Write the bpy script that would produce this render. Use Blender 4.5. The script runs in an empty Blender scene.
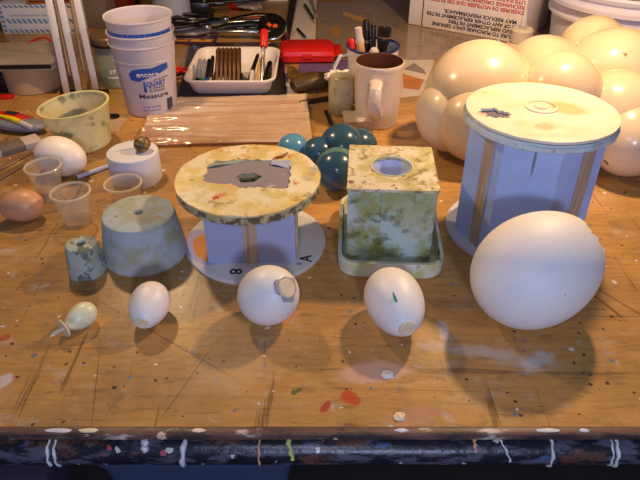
import bpy, bmesh, math, random
from mathutils import Vector, Matrix, Euler, noise
random.seed(7)
D = bpy.data
S = bpy.context.scene
C = S.collection
T = 0.90            # height of the bench top above the floor
H = 0.443           # height of the camera above the bench top
PITCH = math.radians(35.0)
FPX = 620.0

# ------------------------------------------------------------------ camera
cam_d = D.cameras.new('camera'); cam = D.objects.new('camera', cam_d); C.objects.link(cam)
cam.location = (0, 0, T + H)
cam.rotation_euler = (math.pi / 2 - PITCH, 0, 0)
cam_d.sensor_width = 36.0; cam_d.lens = 36.0 * FPX / 640.0
cam_d.clip_start = 0.01; cam_d.clip_end = 30
S.camera = cam

# ------------------------------------------------------------------ world, lamps, exposure
w = D.worlds.new('room_air'); S.world = w; w.use_nodes = True
w.node_tree.nodes['Background'].inputs[0].default_value = (0.62, 0.60, 0.72, 1)
w.node_tree.nodes['Background'].inputs[1].default_value = 0.05

def lamp(name, loc, col, watt, rad):
    l = D.lights.new(name, 'POINT'); l.color = col; l.energy = watt; l.shadow_soft_size = rad
    o = D.objects.new(name, l); C.objects.link(o); o.location = loc
    return o
lamp('warm_bench_lamp', (0.36, 0.86, T + 0.52), (1.0, 0.67, 0.35), 10.4, 0.022)
lamp('warm_bench_lamp', (-0.36, 0.92, T + 0.55), (1.0, 0.67, 0.35), 5.6, 0.022)
lamp('camera_flash', (-0.03, -0.02, T + H + 0.045), (0.60, 0.68, 1.0), 2.6, 0.02)
lamp('cool_daylight_lamp', (0.16, -0.75, T + 0.50), (0.56, 0.66, 1.0), 19.0, 0.09)
S.view_settings.view_transform = 'Standard'; S.view_settings.look = 'None'
S.view_settings.gamma = 1; S.view_settings.use_curve_mapping = False
S.view_settings.exposure = 0.52

# ------------------------------------------------------------------ helpers
def on(px, py, h=0.0):
    """point at height h above the bench top seen at a pixel of the photo (used to measure the place)"""
    a, b = (px - 320) / FPX, (240 - py) / FPX
    dy = math.cos(PITCH) + b * math.sin(PITCH); dz = -math.sin(PITCH) + b * math.cos(PITCH)
    t = (h - H) / dz
    return Vector((a * t, dy * t, T + h))

def srgb(r, g, b):
    f = lambda c: (c / 255 / 12.92) if c / 255 <= 0.04045 else ((c / 255 + 0.055) / 1.055) ** 2.4
    return (f(r), f(g), f(b), 1)

class NT:
    def __init__(s, m):
        s.t = m.node_tree; s.n = s.t.nodes; s.l = s.t.links
    def new(s, k, **kw):
        n = s.n.new(k)
        for a, v in kw.items(): setattr(n, a, v)
        return n
    def math(s, op, a, b=None, c=None, clamp=False):
        n = s.new('ShaderNodeMath', operation=op, use_clamp=clamp)
        for i, v in enumerate((a, b, c)):
            if v is None: continue
            if isinstance(v, (int, float)): n.inputs[i].default_value = v
            else: s.l.new(v, n.inputs[i])
        return n.outputs[0]
    def mix(s, fac, a, b):
        n = s.new('ShaderNodeMix', data_type='RGBA')
        for i, v in ((0, fac), (6, a), (7, b)):
            if isinstance(v, (int, float)): n.inputs[i].default_value = v
            elif isinstance(v, tuple): n.inputs[i].default_value = v
            else: s.l.new(v, n.inputs[i])
        return n.outputs[2]
    def noise(s, vec, scale, detail=4, rough=.6, dist=0):
        n = s.new('ShaderNodeTexNoise'); n.inputs['Scale'].default_value = scale
        n.inputs['Detail'].default_value = detail; n.inputs['Roughness'].default_value = rough
        n.inputs['Distortion'].default_value = dist
        s.l.new(vec, n.inputs['Vector']); return n.outputs[0]
    def mapping(s, vec, scale=(1, 1, 1), rot=(0, 0, 0), loc=(0, 0, 0)):
        n = s.new('ShaderNodeMapping'); n.inputs['Scale'].default_value = scale
        n.inputs['Rotation'].default_value = rot; n.inputs['Location'].default_value = loc
        s.l.new(vec, n.inputs['Vector']); return n.outputs[0]
    def step(s, v, lo, hi):
        n = s.new('ShaderNodeMapRange'); n.inputs['From Min'].default_value = lo; n.inputs['From Max'].default_value = hi
        s.l.new(v, n.inputs['Value']); return n.outputs[0]

def mat(name, col, rough=.5, metal=0, stains=(), marks=(), bump=0, bscale=60, alpha=1, trans=0, spec=.5, coat=0,
        sss=0, var=0.06, vscale=12, grain=None, flecks=(), ior=1.45, dy=0.0):
    """stains: (colour, scale, lo, hi, amount[, (sx,sy,sz)])  marks: (x, y, rx, ry, rot_deg, colour, amount[, plane])
       flecks: (colour, scale, size, density)"""
    m = D.materials.new(name); m.use_nodes = True; q = NT(m)
    bs = q.n['Principled BSDF']; out = q.n['Material Output']
    co = q.new('ShaderNodeTexCoord').outputs['Object']
    c = tuple(col)
    if var:
        nz = q.noise(co, vscale, 3)
        f = q.step(nz, .3, .7)
        c = q.mix(f, tuple(x * (1 - var) for x in col[:3]) + (1,), tuple(min(1, x * (1 + var)) for x in col[:3]) + (1,))
    if grain:
        gc, gs, gx, amt = grain
        v = q.mapping(co, gx)
        c = q.mix(q.math('MULTIPLY', q.step(q.noise(v, gs, 5, .65, .4), .40, .72), amt), c, gc)
    for k, st in enumerate(stains):
        v = q.mapping(co, st[5] if len(st) > 5 else (1, 1, 1), st[6] if len(st) > 6 else (0, 0, 0), (3.1 * k + 1.7, 1.3 * k, .7 * k))
        f = q.step(q.noise(v, st[1], 5, .62), st[2], st[3])
        c = q.mix(q.math('MULTIPLY', f, st[4]), c, st[0])
    for k, (fc, fs, size, dens) in enumerate(flecks):
        v = q.mapping(co, (1, 1, 1), (0, 0, .4 * k), (5.1 * k, 2.3 * k, .37))
        wob = q.new('ShaderNodeTexNoise'); wob.inputs['Scale'].default_value = fs * 2.2; q.l.new(v, wob.inputs['Vector'])
        va = q.new('ShaderNodeVectorMath', operation='SCALE'); q.l.new(wob.outputs['Color'], va.inputs[0]); va.inputs['Scale'].default_value = .55 / fs
        vb = q.new('ShaderNodeVectorMath', operation='ADD'); q.l.new(v, vb.inputs[0]); q.l.new(va.outputs[0], vb.inputs[1])
        vo = q.new('ShaderNodeTexVoronoi'); vo.inputs['Scale'].default_value = fs; q.l.new(vb.outputs[0], vo.inputs['Vector'])
        sep = q.new('ShaderNodeSeparateColor'); q.l.new(vo.outputs['Color'], sep.inputs[0])
        rad = q.math('MULTIPLY', sep.outputs[1], size)
        near = q.math('LESS_THAN', vo.outputs['Distance'], rad)
        pick = q.math('LESS_THAN', sep.outputs[0], dens)
        c = q.mix(q.math('MULTIPLY', q.math('MULTIPLY', near, pick), .85), c, fc)
    if marks:
        wn = q.new('ShaderNodeTexNoise'); wn.inputs['Scale'].default_value = 55; wn.inputs['Detail'].default_value = 4; q.l.new(co, wn.inputs['Vector'])
        ws = q.new('ShaderNodeSeparateColor'); q.l.new(wn.outputs['Color'], ws.inputs[0])
        sx = q.new('ShaderNodeSeparateXYZ'); q.l.new(co, sx.inputs[0])
        for mk in marks:
            x, y, rx, ry, rot, mc, amt = mk[:7]; pl = mk[7] if len(mk) > 7 else 'XY'
            soft = mk[8] if len(mk) > 8 else .12; wobble = mk[9] if len(mk) > 9 else 1.2
            U = sx.outputs[pl[0]]; V = sx.outputs[pl[1]]
            ca, sa = math.cos(math.radians(rot)), math.sin(math.radians(rot))
            du = q.math('SUBTRACT', U, x); dv = q.math('SUBTRACT', V, y - dy)
            a = q.math('ADD', q.math('MULTIPLY', du, ca / rx), q.math('MULTIPLY', dv, sa / rx))
            b = q.math('ADD', q.math('MULTIPLY', du, -sa / ry), q.math('MULTIPLY', dv, ca / ry))
            d = q.math('SQRT', q.math('ADD', q.math('MULTIPLY', a, a), q.math('MULTIPLY', b, b)))
            d = q.math('ADD', d, q.math('MULTIPLY', q.math('SUBTRACT', ws.outputs[0], .5), wobble))
            f = q.math('SUBTRACT', 1, q.step(d, 1 - soft, 1 + soft), clamp=True)
            c = q.mix(q.math('MULTIPLY', f, amt), c, mc)
    if isinstance(c, tuple): bs.inputs['Base Color'].default_value = c
    else: q.l.new(c, bs.inputs['Base Color'])
    bs.inputs['Roughness'].default_value = rough; bs.inputs['Metallic'].default_value = metal
    bs.inputs['Specular IOR Level'].default_value = spec; bs.inputs['IOR'].default_value = ior
    bs.inputs['Transmission Weight'].default_value = trans
    bs.inputs['Coat Weight'].default_value = coat; bs.inputs['Coat Roughness'].default_value = .08
    if sss:
        bs.inputs['Subsurface Weight'].default_value = sss; bs.inputs['Subsurface Radius'].default_value = (1, .6, .35)
        bs.inputs['Subsurface Scale'].default_value = .008
    if alpha < 1:
        bs.inputs['Alpha'].default_value = alpha
    if bump:
        bp = q.new('ShaderNodeBump'); bp.inputs['Strength'].default_value = bump; bp.inputs['Distance'].default_value = .002
        q.l.new(q.noise(co, bscale, 5, .6), bp.inputs['Height']); q.l.new(bp.outputs[0], bs.inputs['Normal'])
    return m

class MB:
    def __init__(s): s.b = bmesh.new()
    def _tag(s, vs, M):
        bmesh.ops.transform(s.b, matrix=M, verts=vs)
    def box(s, c, d, bev=0, seg=2, rz=0, M=None):
        r = bmesh.ops.create_cube(s.b, size=1); vs = r['verts']
        bmesh.ops.scale(s.b, vec=d, verts=vs)
        if bev:
            es = list({e for v in vs for e in v.link_edges})
            rr = bmesh.ops.bevel(s.b, geom=es, offset=bev, segments=seg, affect='EDGES', profile=.5)
            vs = list({v for f in rr['faces'] for v in f.verts} | {v for v in vs if v.is_valid})
        X = Matrix.Translation(c) @ Matrix.Rotation(rz, 4, 'Z')
        if M is not None: X = M @ X
        s._tag(vs, X); return s
    def lathe(s, prof, seg=48, M=None, wob=None):
        rings = []
        for (r, z) in prof:
            if r < 1e-6: rings.append([s.b.verts.new((0, 0, z))])
            else:
                ring = []
                for i in range(seg):
                    a = 2 * math.pi * i / seg; rr = r
                    if wob: rr = r + wob(a, r, z)
                    ring.append(s.b.verts.new((rr * math.cos(a), rr * math.sin(a), z)))
                rings.append(ring)
        for A, B in zip(rings, rings[1:]):
            if len(A) == 1 and len(B) == 1: continue
            if len(A) == 1:
                for i in range(seg): s.b.faces.new((A[0], B[(i + 1) % seg], B[i]))
            elif len(B) == 1:
                for i in range(seg): s.b.faces.new((A[i], A[(i + 1) % seg], B[0]))
            else:
                for i in range(seg): s.b.faces.new((A[i], A[(i + 1) % seg], B[(i + 1) % seg], B[i]))
        if M is not None: s._tag([v for r in rings for v in r], M)
        return s
    def tube(s, pts, r, seg=10, flat=1.0):
        pts = [Vector(p) for p in pts]; rr = r if isinstance(r, (list, tuple)) else [r] * len(pts)
        rings = []; up = None
        for i, p in enumerate(pts):
            d = (pts[min(i + 1, len(pts) - 1)] - pts[max(i - 1, 0)]).normalized()
            if up is None:
                up = Vector((0, 0, 1)) if abs(d.z) < .9 else Vector((0, 1, 0))
            u = (up - d * up.dot(d)).normalized(); v = d.cross(u); up = u
            rings.append([s.b.verts.new(p + (u * flat * math.cos(2 * math.pi * k / seg) + v * math.sin(2 * math.pi * k / seg)) * rr[i]) for k in range(seg)])
        for A, B in zip(rings, rings[1:]):
            for i in range(seg): s.b.faces.new((A[i], A[(i + 1) % seg], B[(i + 1) % seg], B[i]))
        s.b.faces.new(rings[0][::-1]); s.b.faces.new(rings[-1]); return s
    def prism(s, poly, z0, z1, bev=0, M=None):
        a = [s.b.verts.new((x, y, z0)) for x, y in poly]; b = [s.b.verts.new((x, y, z1)) for x, y in poly]
        n = len(poly); fs = [s.b.faces.new(a[::-1]), s.b.faces.new(b)]
        for i in range(n): fs.append(s.b.faces.new((a[i], a[(i + 1) % n], b[(i + 1) % n], b[i])))
        vs = a + b
        if bev:
            es = list({e for v in vs for e in v.link_edges})
            rr = bmesh.ops.bevel(s.b, geom=es, offset=bev, segments=2, affect='EDGES')
            vs = list({v for f in rr['faces'] for v in f.verts} | {v for v in vs if v.is_valid})
        if M is not None: s._tag(vs, M)
        return s
    def ball(s, c, r, seg=40, sc=(1, 1, 1), jit=0):
        rr = bmesh.ops.create_uvsphere(s.b, u_segments=seg, v_segments=seg // 2, radius=1)
        for v in rr['verts']:
            k = 1 + (jit * noise.noise(v.co * 1.7 + Vector(c) * 40) if jit else 0)
            v.co = Vector((v.co.x * r * sc[0] * k, v.co.y * r * sc[1] * k, v.co.z * r * sc[2] * k)) + Vector(c)
        return s
    def sheet(s, corners, th, nx=2, ny=2, fn=None):
        """bilinear sheet through 4 corners (a,b,c,d counter-clockwise) with real thickness"""
        a, b, c, d = [Vector(v) for v in corners]
        g = [[], []]
        for k in (0, 1):
            for j in range(ny + 1):
                row = []
                for i in range(nx + 1):
                    u, v = i / nx, j / ny
                    p = (a * (1 - u) + b * u) * (1 - v) + (d * (1 - u) + c * u) * v
                    z = fn(u, v) if fn else 0
                    row.append(s.b.verts.new((p.x, p.y, p.z + z + (th if k else 0))))
                g[k].append(row)
        lo, hi = g
        for j in range(ny):
            for i in range(nx):
                s.b.faces.new((hi[j][i], hi[j][i + 1], hi[j + 1][i + 1], hi[j + 1][i]))
                s.b.faces.new((lo[j][i], lo[j + 1][i], lo[j + 1][i + 1], lo[j][i + 1]))
        for i in range(nx):
            s.b.faces.new((lo[0][i], lo[0][i + 1], hi[0][i + 1], hi[0][i])); s.b.faces.new((lo[ny][i + 1], lo[ny][i], hi[ny][i], hi[ny][i + 1]))
        for j in range(ny):
            s.b.faces.new((lo[j + 1][0], lo[j][0], hi[j][0], hi[j + 1][0])); s.b.faces.new((lo[j][nx], lo[j + 1][nx], hi[j + 1][nx], hi[j][nx]))
        return s
    def obj(s, name, m, parent=None, loc=None, rot=None, label=None, cat=None, group=None, kind=None, angle=35):
        bmesh.ops.recalc_face_normals(s.b, faces=s.b.faces)
        me = D.meshes.new(name); s.b.to_mesh(me); s.b.free()
        for p in me.polygons: p.use_smooth = True
        me.set_sharp_from_angle(angle=math.radians(angle))
        me.materials.append(m)
        o = D.objects.new(name, me); C.objects.link(o)
        if parent is not None: o.parent = parent
        if loc is not None: o.location = loc
        if rot is not None: o.rotation_euler = rot
        return tag(o, label, cat, group, kind)

def tag(o, label=None, cat=None, group=None, kind=None):
    if label: o['label'] = label
    if cat: o['category'] = cat
    if group: o['group'] = group
    if kind: o['kind'] = kind
    return o
def thing(name, label, cat, loc, rz=0, group=None, rot=None):
    o = D.objects.new(name, None); C.objects.link(o); o.empty_display_size = .02
    o.location = loc; o.rotation_euler = rot if rot is not None else (0, 0, rz)
    return tag(o, label, cat, group)
def copy_tree(o, parent=None):
    c = o.copy(); C.objects.link(c); c.parent = parent
    for ch in [x for x in D.objects if x.parent == o]: copy_tree(ch, c)
    return c
def aim(o, a, b):
    a, b = Vector(a), Vector(b); o.location = a
    o.rotation_mode = 'QUATERNION'; o.rotation_quaternion = (b - a).to_track_quat('Z', 'Y'); return o
def rest(o, z=0.0004, x=None, y=None):
    """set a turned object down so that its lowest point (children too) sits at height z above the bench"""
    bpy.context.view_layer.update()
    obs = [o] + list(o.children_recursive)
    lo = min((q.matrix_world @ v.co).z for q in obs if q.type == 'MESH' for v in q.data.vertices)
    o.location.z += T + z - lo
def text_mesh(body, size, m, name, parent, fn=None, width=None, bold=0.0, align='CENTER', th=.0002, label=None, squeeze=None):
    cu = D.curves.new('t', 'FONT'); cu.body = body; cu.size = size; cu.align_x = align; cu.offset = bold
    cu.fill_mode = 'FRONT'; cu.resolution_u = 3
    to = D.objects.new('t', cu); C.objects.link(to); bpy.context.view_layer.update()
    dg = bpy.context.evaluated_depsgraph_get()
    me = D.meshes.new_from_object(to.evaluated_get(dg)); D.objects.remove(to)
    b = bmesh.new(); b.from_mesh(me)
    if width:
        xs = [v.co.x for v in b.verts]; k = width / (max(xs) - min(xs))
        for v in b.verts: v.co.x *= k
    r = bmesh.ops.extrude_face_region(b, geom=b.faces[:])
    for v in [g for g in r['geom'] if isinstance(g, bmesh.types.BMVert)]: v.co.z += th
    if fn:
        for v in b.verts: v.co = fn(v.co)
    b.to_mesh(me); b.free(); me.materials.clear(); me.materials.append(m); me.name = name
    o = D.objects.new(name, me); C.objects.link(o); o.parent = parent
    if label: o['label'] = label
    return o
def rounded_rect(w, d, r, n=6, cx=0, cy=0):
    pts = []
    for sx, sy, a0 in ((1, 1, 0), (-1, 1, 90), (-1, -1, 180), (1, -1, 270)):
        for k in range(n + 1):
            a = math.radians(a0 + 90 * k / n)
            pts.append((cx + sx * (w / 2 - r) + r * math.cos(a), cy + sy * (d / 2 - r) + r * math.sin(a)))
    return pts
def hollow(rects, M=None):
    """loft through rounded-rect loops [(w, d, r, z)], first and last loops closed"""
    mb = MB(); loops = []
    for (w_, d_, r_, z_) in rects:
        loops.append([mb.b.verts.new((x, y, z_)) for x, y in rounded_rect(w_, d_, r_)])
    n = len(loops[0])
    for A, B in zip(loops, loops[1:]):
        for i in range(n): mb.b.faces.new((A[i], A[(i + 1) % n], B[(i + 1) % n], B[i]))
    mb.b.faces.new(loops[0][::-1]); mb.b.faces.new(loops[-1])
    return mb
def egg_profile(a, b, k=.12, n=28, t0=0.0, t1=math.pi):
    """half length a along z, half width b; k>0 makes the +z end the narrow one"""
    return [(max(0, b * math.sin(t) * (1 - k * math.cos(t))), a * math.cos(t)) for t in [t0 + (t1 - t0) * i / n for i in range(n + 1)]]

# ------------------------------------------------------------------ colours and materials
WHITE = srgb(235, 232, 225)
m_wood = mat('stained_bench_wood', srgb(198, 146, 80), .34, var=.10, vscale=5, spec=.5,
    grain=(srgb(134, 92, 58), 26, (.8, 7, 1), .38),
    stains=[(srgb(96, 68, 48), 110, .56, .66, .38, (.25, 1.5, 1)), (srgb(112, 92, 66), 4, .46, .66, .55), (srgb(206, 168, 120), 60, .56, .68, .35, (.5, 1.2, 1)), (srgb(214, 168, 126), 9, .58, .70, .45), (srgb(92, 78, 66), 22, .60, .72, .45),
            (srgb(200, 188, 176), 30, .60, .70, .45), (srgb(60, 40, 28), 60, .62, .66, .5, (1, .05, 1), (0, 0, .5)),
            (srgb(60, 42, 32), 70, .65, .69, .45, (1, .05, 1), (0, 0, -.25)), (srgb(56, 38, 28), 50, .655, .69, .4, (.05, 1, 1), (0, 0, .3))],
    flecks=[(srgb(225, 215, 205), 95, .30, .10), (srgb(60, 45, 40), 130, .30, .16), (srgb(165, 45, 28), 50, .22, .08), (srgb(110, 120, 130), 95, .30, .10), (srgb(80, 100, 55), 34, .15, .05)],
    marks=[(.013 + .015, .382, .012, .009, -40, srgb(190, 60, 35), .8, 'XY', .15, 1.6), (.005, .371, .008, .004, 60, srgb(175, 50, 35), .8),
           (.05, .412, .035, .013, 8, srgb(212, 165, 140), .75, 'XY', .2, .8),
           (-.085, .41, .04, .02, 10, srgb(214, 170, 120), .5, 'XY', .5, 1.2),
           (.168, .437, .045, .008, -12, srgb(195, 188, 190), .45, 'XY', .5, 3.4), (.215, .43, .018, .008, 40, srgb(200, 195, 195), .5, 'XY', .4, 3.4),
           (.128, .47, .006, .012, 0, srgb(190, 190, 200), .6, 'XY', .3, 2), (.085, .36, .02, .01, 20, srgb(195, 140, 110), .5, 'XY', .4, 1.5),
           (-.30, .40, .010, .006, 60, srgb(215, 205, 200), .7, 'XY', .2, 2), (-.32, .46, .005, .006, 0, srgb(175, 50, 40), .6, 'XY', .2, 2),
           (.345, .41, .002, .028, 20, srgb(70, 38, 25), .8, 'XY', .2, .9), (.35, .395, .018, .004, -10, srgb(95, 105, 50), .7, 'XY', .2, 2),
           (.31, .51, .002, .03, 25, srgb(60, 45, 40), .6, 'XY', .3, 1.2), (.33, .51, .0015, .05, 35, srgb(70, 50, 40), .5, 'XY', .3, 1),
           (-.16, .46, .0008, .10, 55, srgb(66, 46, 34), .45, 'XY', .3, .9), (-.125, .40, .0007, .05, -20, srgb(66, 46, 34), .45, 'XY', .3, .9),
           (-.21, .40, .0007, .05, 12, srgb(66, 46, 34), .45, 'XY', .3, .9), (.10, .39, .0007, .06, 88, srgb(66, 46, 34), .35, 'XY', .3, .9),
           (.155, .50, .05, .02, 0, srgb(104, 80, 66), .4, 'XY', .5, 1)], bump=.12, bscale=120, dy=1.1)
m_edge = mat('black_painted_edge', srgb(30, 29, 38), .33, var=.2, vscale=40, spec=.6,
    stains=[(srgb(96, 92, 108), 90, .50, .58, .75, (.35, 1, 1)), (srgb(104, 68, 54), 50, .56, .63, .75, (.5, 1, 1)), (srgb(80, 110, 160), 60, .60, .65, .6, (.4, 1, 1))],
    flecks=[(srgb(210, 205, 195), 110, .34, .12), (srgb(190, 80, 90), 90, .3, .08), (srgb(206, 196, 100), 80, .28, .06)], bump=.4, bscale=90)
m_lip = mat('worn_brown_lip', srgb(104, 78, 68), .45, var=.2, vscale=30, stains=[(srgb(50, 40, 46), 70, .48, .58, .8, (.3, 1, 1)), (srgb(215, 205, 195), 60, .60, .66, .7, (.3, 1, 1))],
    flecks=[(srgb(225, 190, 160), 60, .3, .15)])
m_leg = mat('painted_bench_leg', srgb(60, 50, 45), .6)
m_floor = mat('concrete_floor', srgb(70, 66, 66), .8, var=.2, vscale=3)
m_wall = mat('dark_workshop_wall', srgb(70, 52, 48), .9, var=.1)
m_shell = mat('white_eggshell', srgb(236, 230, 226), .42, sss=.06, var=.02, bump=.05, bscale=400, stains=[(srgb(214, 200, 186), 60, .62, .72, .4)])
m_shell_big = mat('large_white_eggshell', srgb(236, 230, 228), .5, sss=.05, var=.03, bump=.07, bscale=500,
    flecks=[(srgb(100, 120, 160), 60, .16, .10)],
    marks=[(.018, .052, .014, .010, 0, srgb(226, 214, 150), .6, 'XZ', .5, 1.2)])
m_shell_goose = mat('goose_eggshell', srgb(238, 228, 222), .4, sss=.06, var=.02)
m_shell_brown = mat('brown_eggshell', srgb(200, 148, 112), .4, sss=.05, var=.06, vscale=60)
m_green_shell = mat('pale_green_shell', srgb(224, 222, 188), .35, sss=.1, var=.05, vscale=60, stains=[(srgb(168, 178, 96), 50, .55, .66, .5)])
m_plug = mat('cream_plug', srgb(222, 204, 172), .55, var=.08, vscale=120, bump=.2, bscale=300)
m_plug_edge = mat('grey_plug_edge', srgb(160, 154, 158), .6, var=.15, vscale=120)
m_green_dab = mat('green_paint_dab', srgb(70, 150, 120), .5)
m_plaster = mat('bluish_plaster', srgb(176, 186, 192), .72, var=.06, bump=.15, bscale=120,
    stains=[(srgb(156, 152, 102), 24, .47, .60, .7), (srgb(196, 190, 160), 9, .5, .7, .4), (srgb(92, 98, 62), 50, .64, .70, .6)],
    marks=[(.022, -.012, .006, .002, 30, srgb(190, 130, 80), .6)])
m_plaster_dark = mat('mottled_green_plaster', srgb(172, 182, 172), .7, var=.08, bump=.2, bscale=140,
    stains=[(srgb(150, 146, 104), 30, .46, .60, .6), (srgb(70, 84, 58), 70, .54, .60, .8)])
m_white_plaster = mat('white_plaster', srgb(214, 212, 222), .75, var=.04, bump=.1, bscale=200, marks=[(-.008, .004, .016, .0022, 25, srgb(150, 165, 190), .7)])
m_box = mat('painted_mold_panel', srgb(186, 206, 200), .5, var=.06, bump=.12, bscale=110, spec=.5,
    stains=[(srgb(150, 150, 66), 22, .44, .56, .85), (srgb(86, 94, 48), 60, .53, .62, .7), (srgb(206, 206, 190), 16, .56, .7, .5), (srgb(190, 90, 60), 34, .69, .72, .7)])
m_boxtop = mat('speckled_mold_top', srgb(222, 208, 180), .5, var=.06, bump=.15, bscale=110,
    stains=[(srgb(180, 166, 90), 36, .45, .56, .7), (srgb(120, 100, 56), 80, .55, .61, .7), (srgb(200, 190, 190), 20, .6, .7, .5)],
    flecks=[(srgb(190, 60, 40), 90, .25, .10), (srgb(110, 70, 90), 80, .32, .14), (srgb(90, 120, 60), 70, .2, .1)])
m_tray = mat('painted_mold_tray', srgb(216, 216, 196), .5, var=.06, bump=.3, bscale=120,
    stains=[(srgb(190, 188, 96), 24, .46, .58, .75), (srgb(110, 120, 120), 60, .62, .68, .6)], flecks=[(srgb(90, 60, 70), 70, .3, .16), (srgb(190, 110, 50), 60, .2, .1)])
m_lav = mat('lavender_panel', srgb(166, 172, 204), .55, var=.06, vscale=30, bump=.06, stains=[(srgb(110, 110, 120), 40, .66, .72, .5), (srgb(176, 182, 212), 6, .5, .7, .5)])
m_lav2 = mat('pale_blue_panel', srgb(174, 192, 238), .55, var=.05, vscale=30, bump=.08, stains=[(srgb(190, 200, 150), 34, .62, .74, .5), (srgb(150, 162, 214), 8, .52, .7, .5)],
    marks=[(-.022, .135, .0012, .020, 0, srgb(60, 80, 70), .75, 'XZ', .3, .8)])
m_slat = mat('raw_wood_slat', srgb(200, 172, 148), .6, grain=(srgb(118, 84, 62), 30, (9, 9, .6), .6), stains=[(srgb(150, 70, 50), 50, .66, .7, .6)])
m_crust = mat('cream_paint_crust', srgb(236, 222, 186), .36, var=.06, bump=.8, bscale=70, spec=.5,
    stains=[(srgb(206, 180, 96), 30, .46, .56, .7), (srgb(160, 170, 170), 22, .60, .66, .6), (srgb(232, 200, 120), 18, .48, .62, .6), (srgb(240, 234, 222), 14, .56, .68, .7), (srgb(210, 110, 60), 46, .60, .67, .75), (srgb(130, 100, 60), 60, .61, .67, .6)],
    flecks=[(srgb(180, 60, 40), 70, .3, .10), (srgb(90, 90, 80), 60, .3, .10)])
m_mauve = mat('grey_mauve_top', srgb(140, 130, 142), .55, var=.06, stains=[(srgb(150, 140, 110), 16, .52, .7, .6), (srgb(214, 204, 196), 40, .66, .72, .8, (1, 2, 1))])
m_rimdark = mat('mottled_dark_rim', srgb(186, 172, 128), .6, var=.2, vscale=60, bump=.5, bscale=200, stains=[(srgb(66, 56, 42), 90, .49, .57, .85), (srgb(214, 206, 180), 60, .60, .68, .6)])
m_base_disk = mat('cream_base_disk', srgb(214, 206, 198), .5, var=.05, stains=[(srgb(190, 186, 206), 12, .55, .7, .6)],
    marks=[(-.060, -.018, .024, .040, 30, srgb(176, 172, 206), .95, 'XY', .06, .2), (-.057, -.020, .017, .030, 22, srgb(220, 140, 60), 1, 'XY', .08, .25), (.045, -.028, .010, .004, -20, srgb(110, 120, 160), .8, 'XY', .2, 2), (.055, -.052, .004, .003, 0, srgb(120, 130, 180), .8)])  # orange ellipse paints lit bench colour in a shadow gap, lavender one its rim
m_lid = mat('cream_lid', srgb(232, 222, 202), .45, var=.05, bump=.15, bscale=100, spec=.4,
    stains=[(srgb(236, 196, 130), 14, .54, .70, .6), (srgb(246, 240, 226), 10, .5, .7, .6)],
    marks=[(.031, .004, .024, .016, -30, srgb(226, 176, 108), .75, 'XY', .3, 1.2), (-.010, -.045, .011, .009, 20, srgb(226, 170, 118), .7, 'XY', .3, .8), (-.068, -.01, .007, .006, 0, srgb(220, 165, 110), .7, 'XY', .3, .8)])
m_lidrim = mat('pale_blue_lid_rim', srgb(206, 216, 220), .5, var=.08, vscale=50, bump=.7, bscale=160, stains=[(srgb(130, 128, 104), 70, .58, .66, .6)])
m_base2 = mat('pale_mold_base', srgb(200, 200, 216), .5, var=.05)
m_cream = mat('glossy_cream_balloon', srgb(224, 198, 168), .26, var=.03, vscale=10, coat=.25, bump=.03, bscale=70,
    flecks=[(srgb(40, 34, 30), 30, .16, .14)],
    stains=[(srgb(50, 42, 36), 34, .70, .715, .8, (1, 1, .5)), (srgb(226, 190, 150), 8, .5, .7, .4)])
m_teal = mat('teal_balloon', srgb(52, 84, 108), .24, var=.06, coat=.3)
m_skyball = mat('sky_blue_balloon', srgb(88, 150, 196), .25, var=.05, coat=.3)
m_seam = mat('pale_teal_seam', srgb(92, 130, 130), .4)
def clear(name, col, alpha, rough=.12, stains=(), marks=()): return mat(name, col, rough, alpha=alpha, stains=stains, marks=marks, var=.04, spec=.7, coat=.5)
m_cup = clear('clear_cup_plastic', srgb(226, 214, 190), .17)
m_cup_rim = clear('clear_cup_rim', srgb(240, 228, 206), .38)
m_residue = mat('cup_residue', srgb(190, 150, 105), .5, alpha=.40, stains=[(srgb(120, 90, 60), 120, .5, .6, .7)])
m_tub = mat('cloudy_yellow_tub', srgb(230, 226, 184), .28, alpha=.55, var=.06, stains=[(srgb(232, 226, 190), 26, .5, .65, .6), (srgb(110, 130, 110), 40, .58, .64, .8), (srgb(196, 186, 100), 30, .52, .7, .5)],
    marks=[(-.020, .036, .020, .006, 0, srgb(60, 110, 130), .85, 'XZ', .2, 1.6), (-.018, .024, .016, .004, 10, srgb(60, 100, 110), .8, 'XZ', .2, 1.8)])
m_quart = mat('cloudy_white_plastic', srgb(222, 212, 224), .3, alpha=.82, var=.03, spec=.5, sss=.1)
m_print_blue = mat('blue_print', srgb(40, 84, 176), .45)
m_print_dark = mat('dark_print', srgb(48, 44, 60), .45)
m_print_white = mat('white_print', srgb(226, 224, 232), .45)
m_print_red = mat('red_print', srgb(206, 62, 50), .5)
m_black_plastic = mat('black_plastic', srgb(22, 22, 24), .3, spec=.6)
m_steel = mat('polished_steel', srgb(200, 198, 196), .25, metal=1)
m_dark_steel = mat('dark_steel', srgb(84, 78, 70), .32, metal=1, stains=[(srgb(40, 34, 28), 60, .5, .65, .7)])
m_alu = mat('brushed_aluminium', srgb(236, 236, 240), .32, metal=.12)
m_brass = mat('aged_brass_rod', srgb(176, 146, 112), .35, metal=.6)
m_mug = mat('speckled_cream_glaze', srgb(216, 196, 178), .3, var=.05, vscale=90, coat=.3, flecks=[(srgb(150, 120, 100), 160, .2, .4)])
m_mug_in = mat('brown_glaze', srgb(84, 50, 34), .25, coat=.4)
m_enamel = mat('white_enamel', srgb(216, 210, 212), .25, coat=.4)
m_blue_rim = mat('navy_enamel_rim', srgb(36, 44, 110), .25, coat=.4)
m_red = mat('red_plastic', srgb(206, 30, 22), .38, var=.04)
m_tray_white = mat('cream_white_tray', srgb(234, 220, 214), .35, sss=.05, var=.02)
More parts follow.
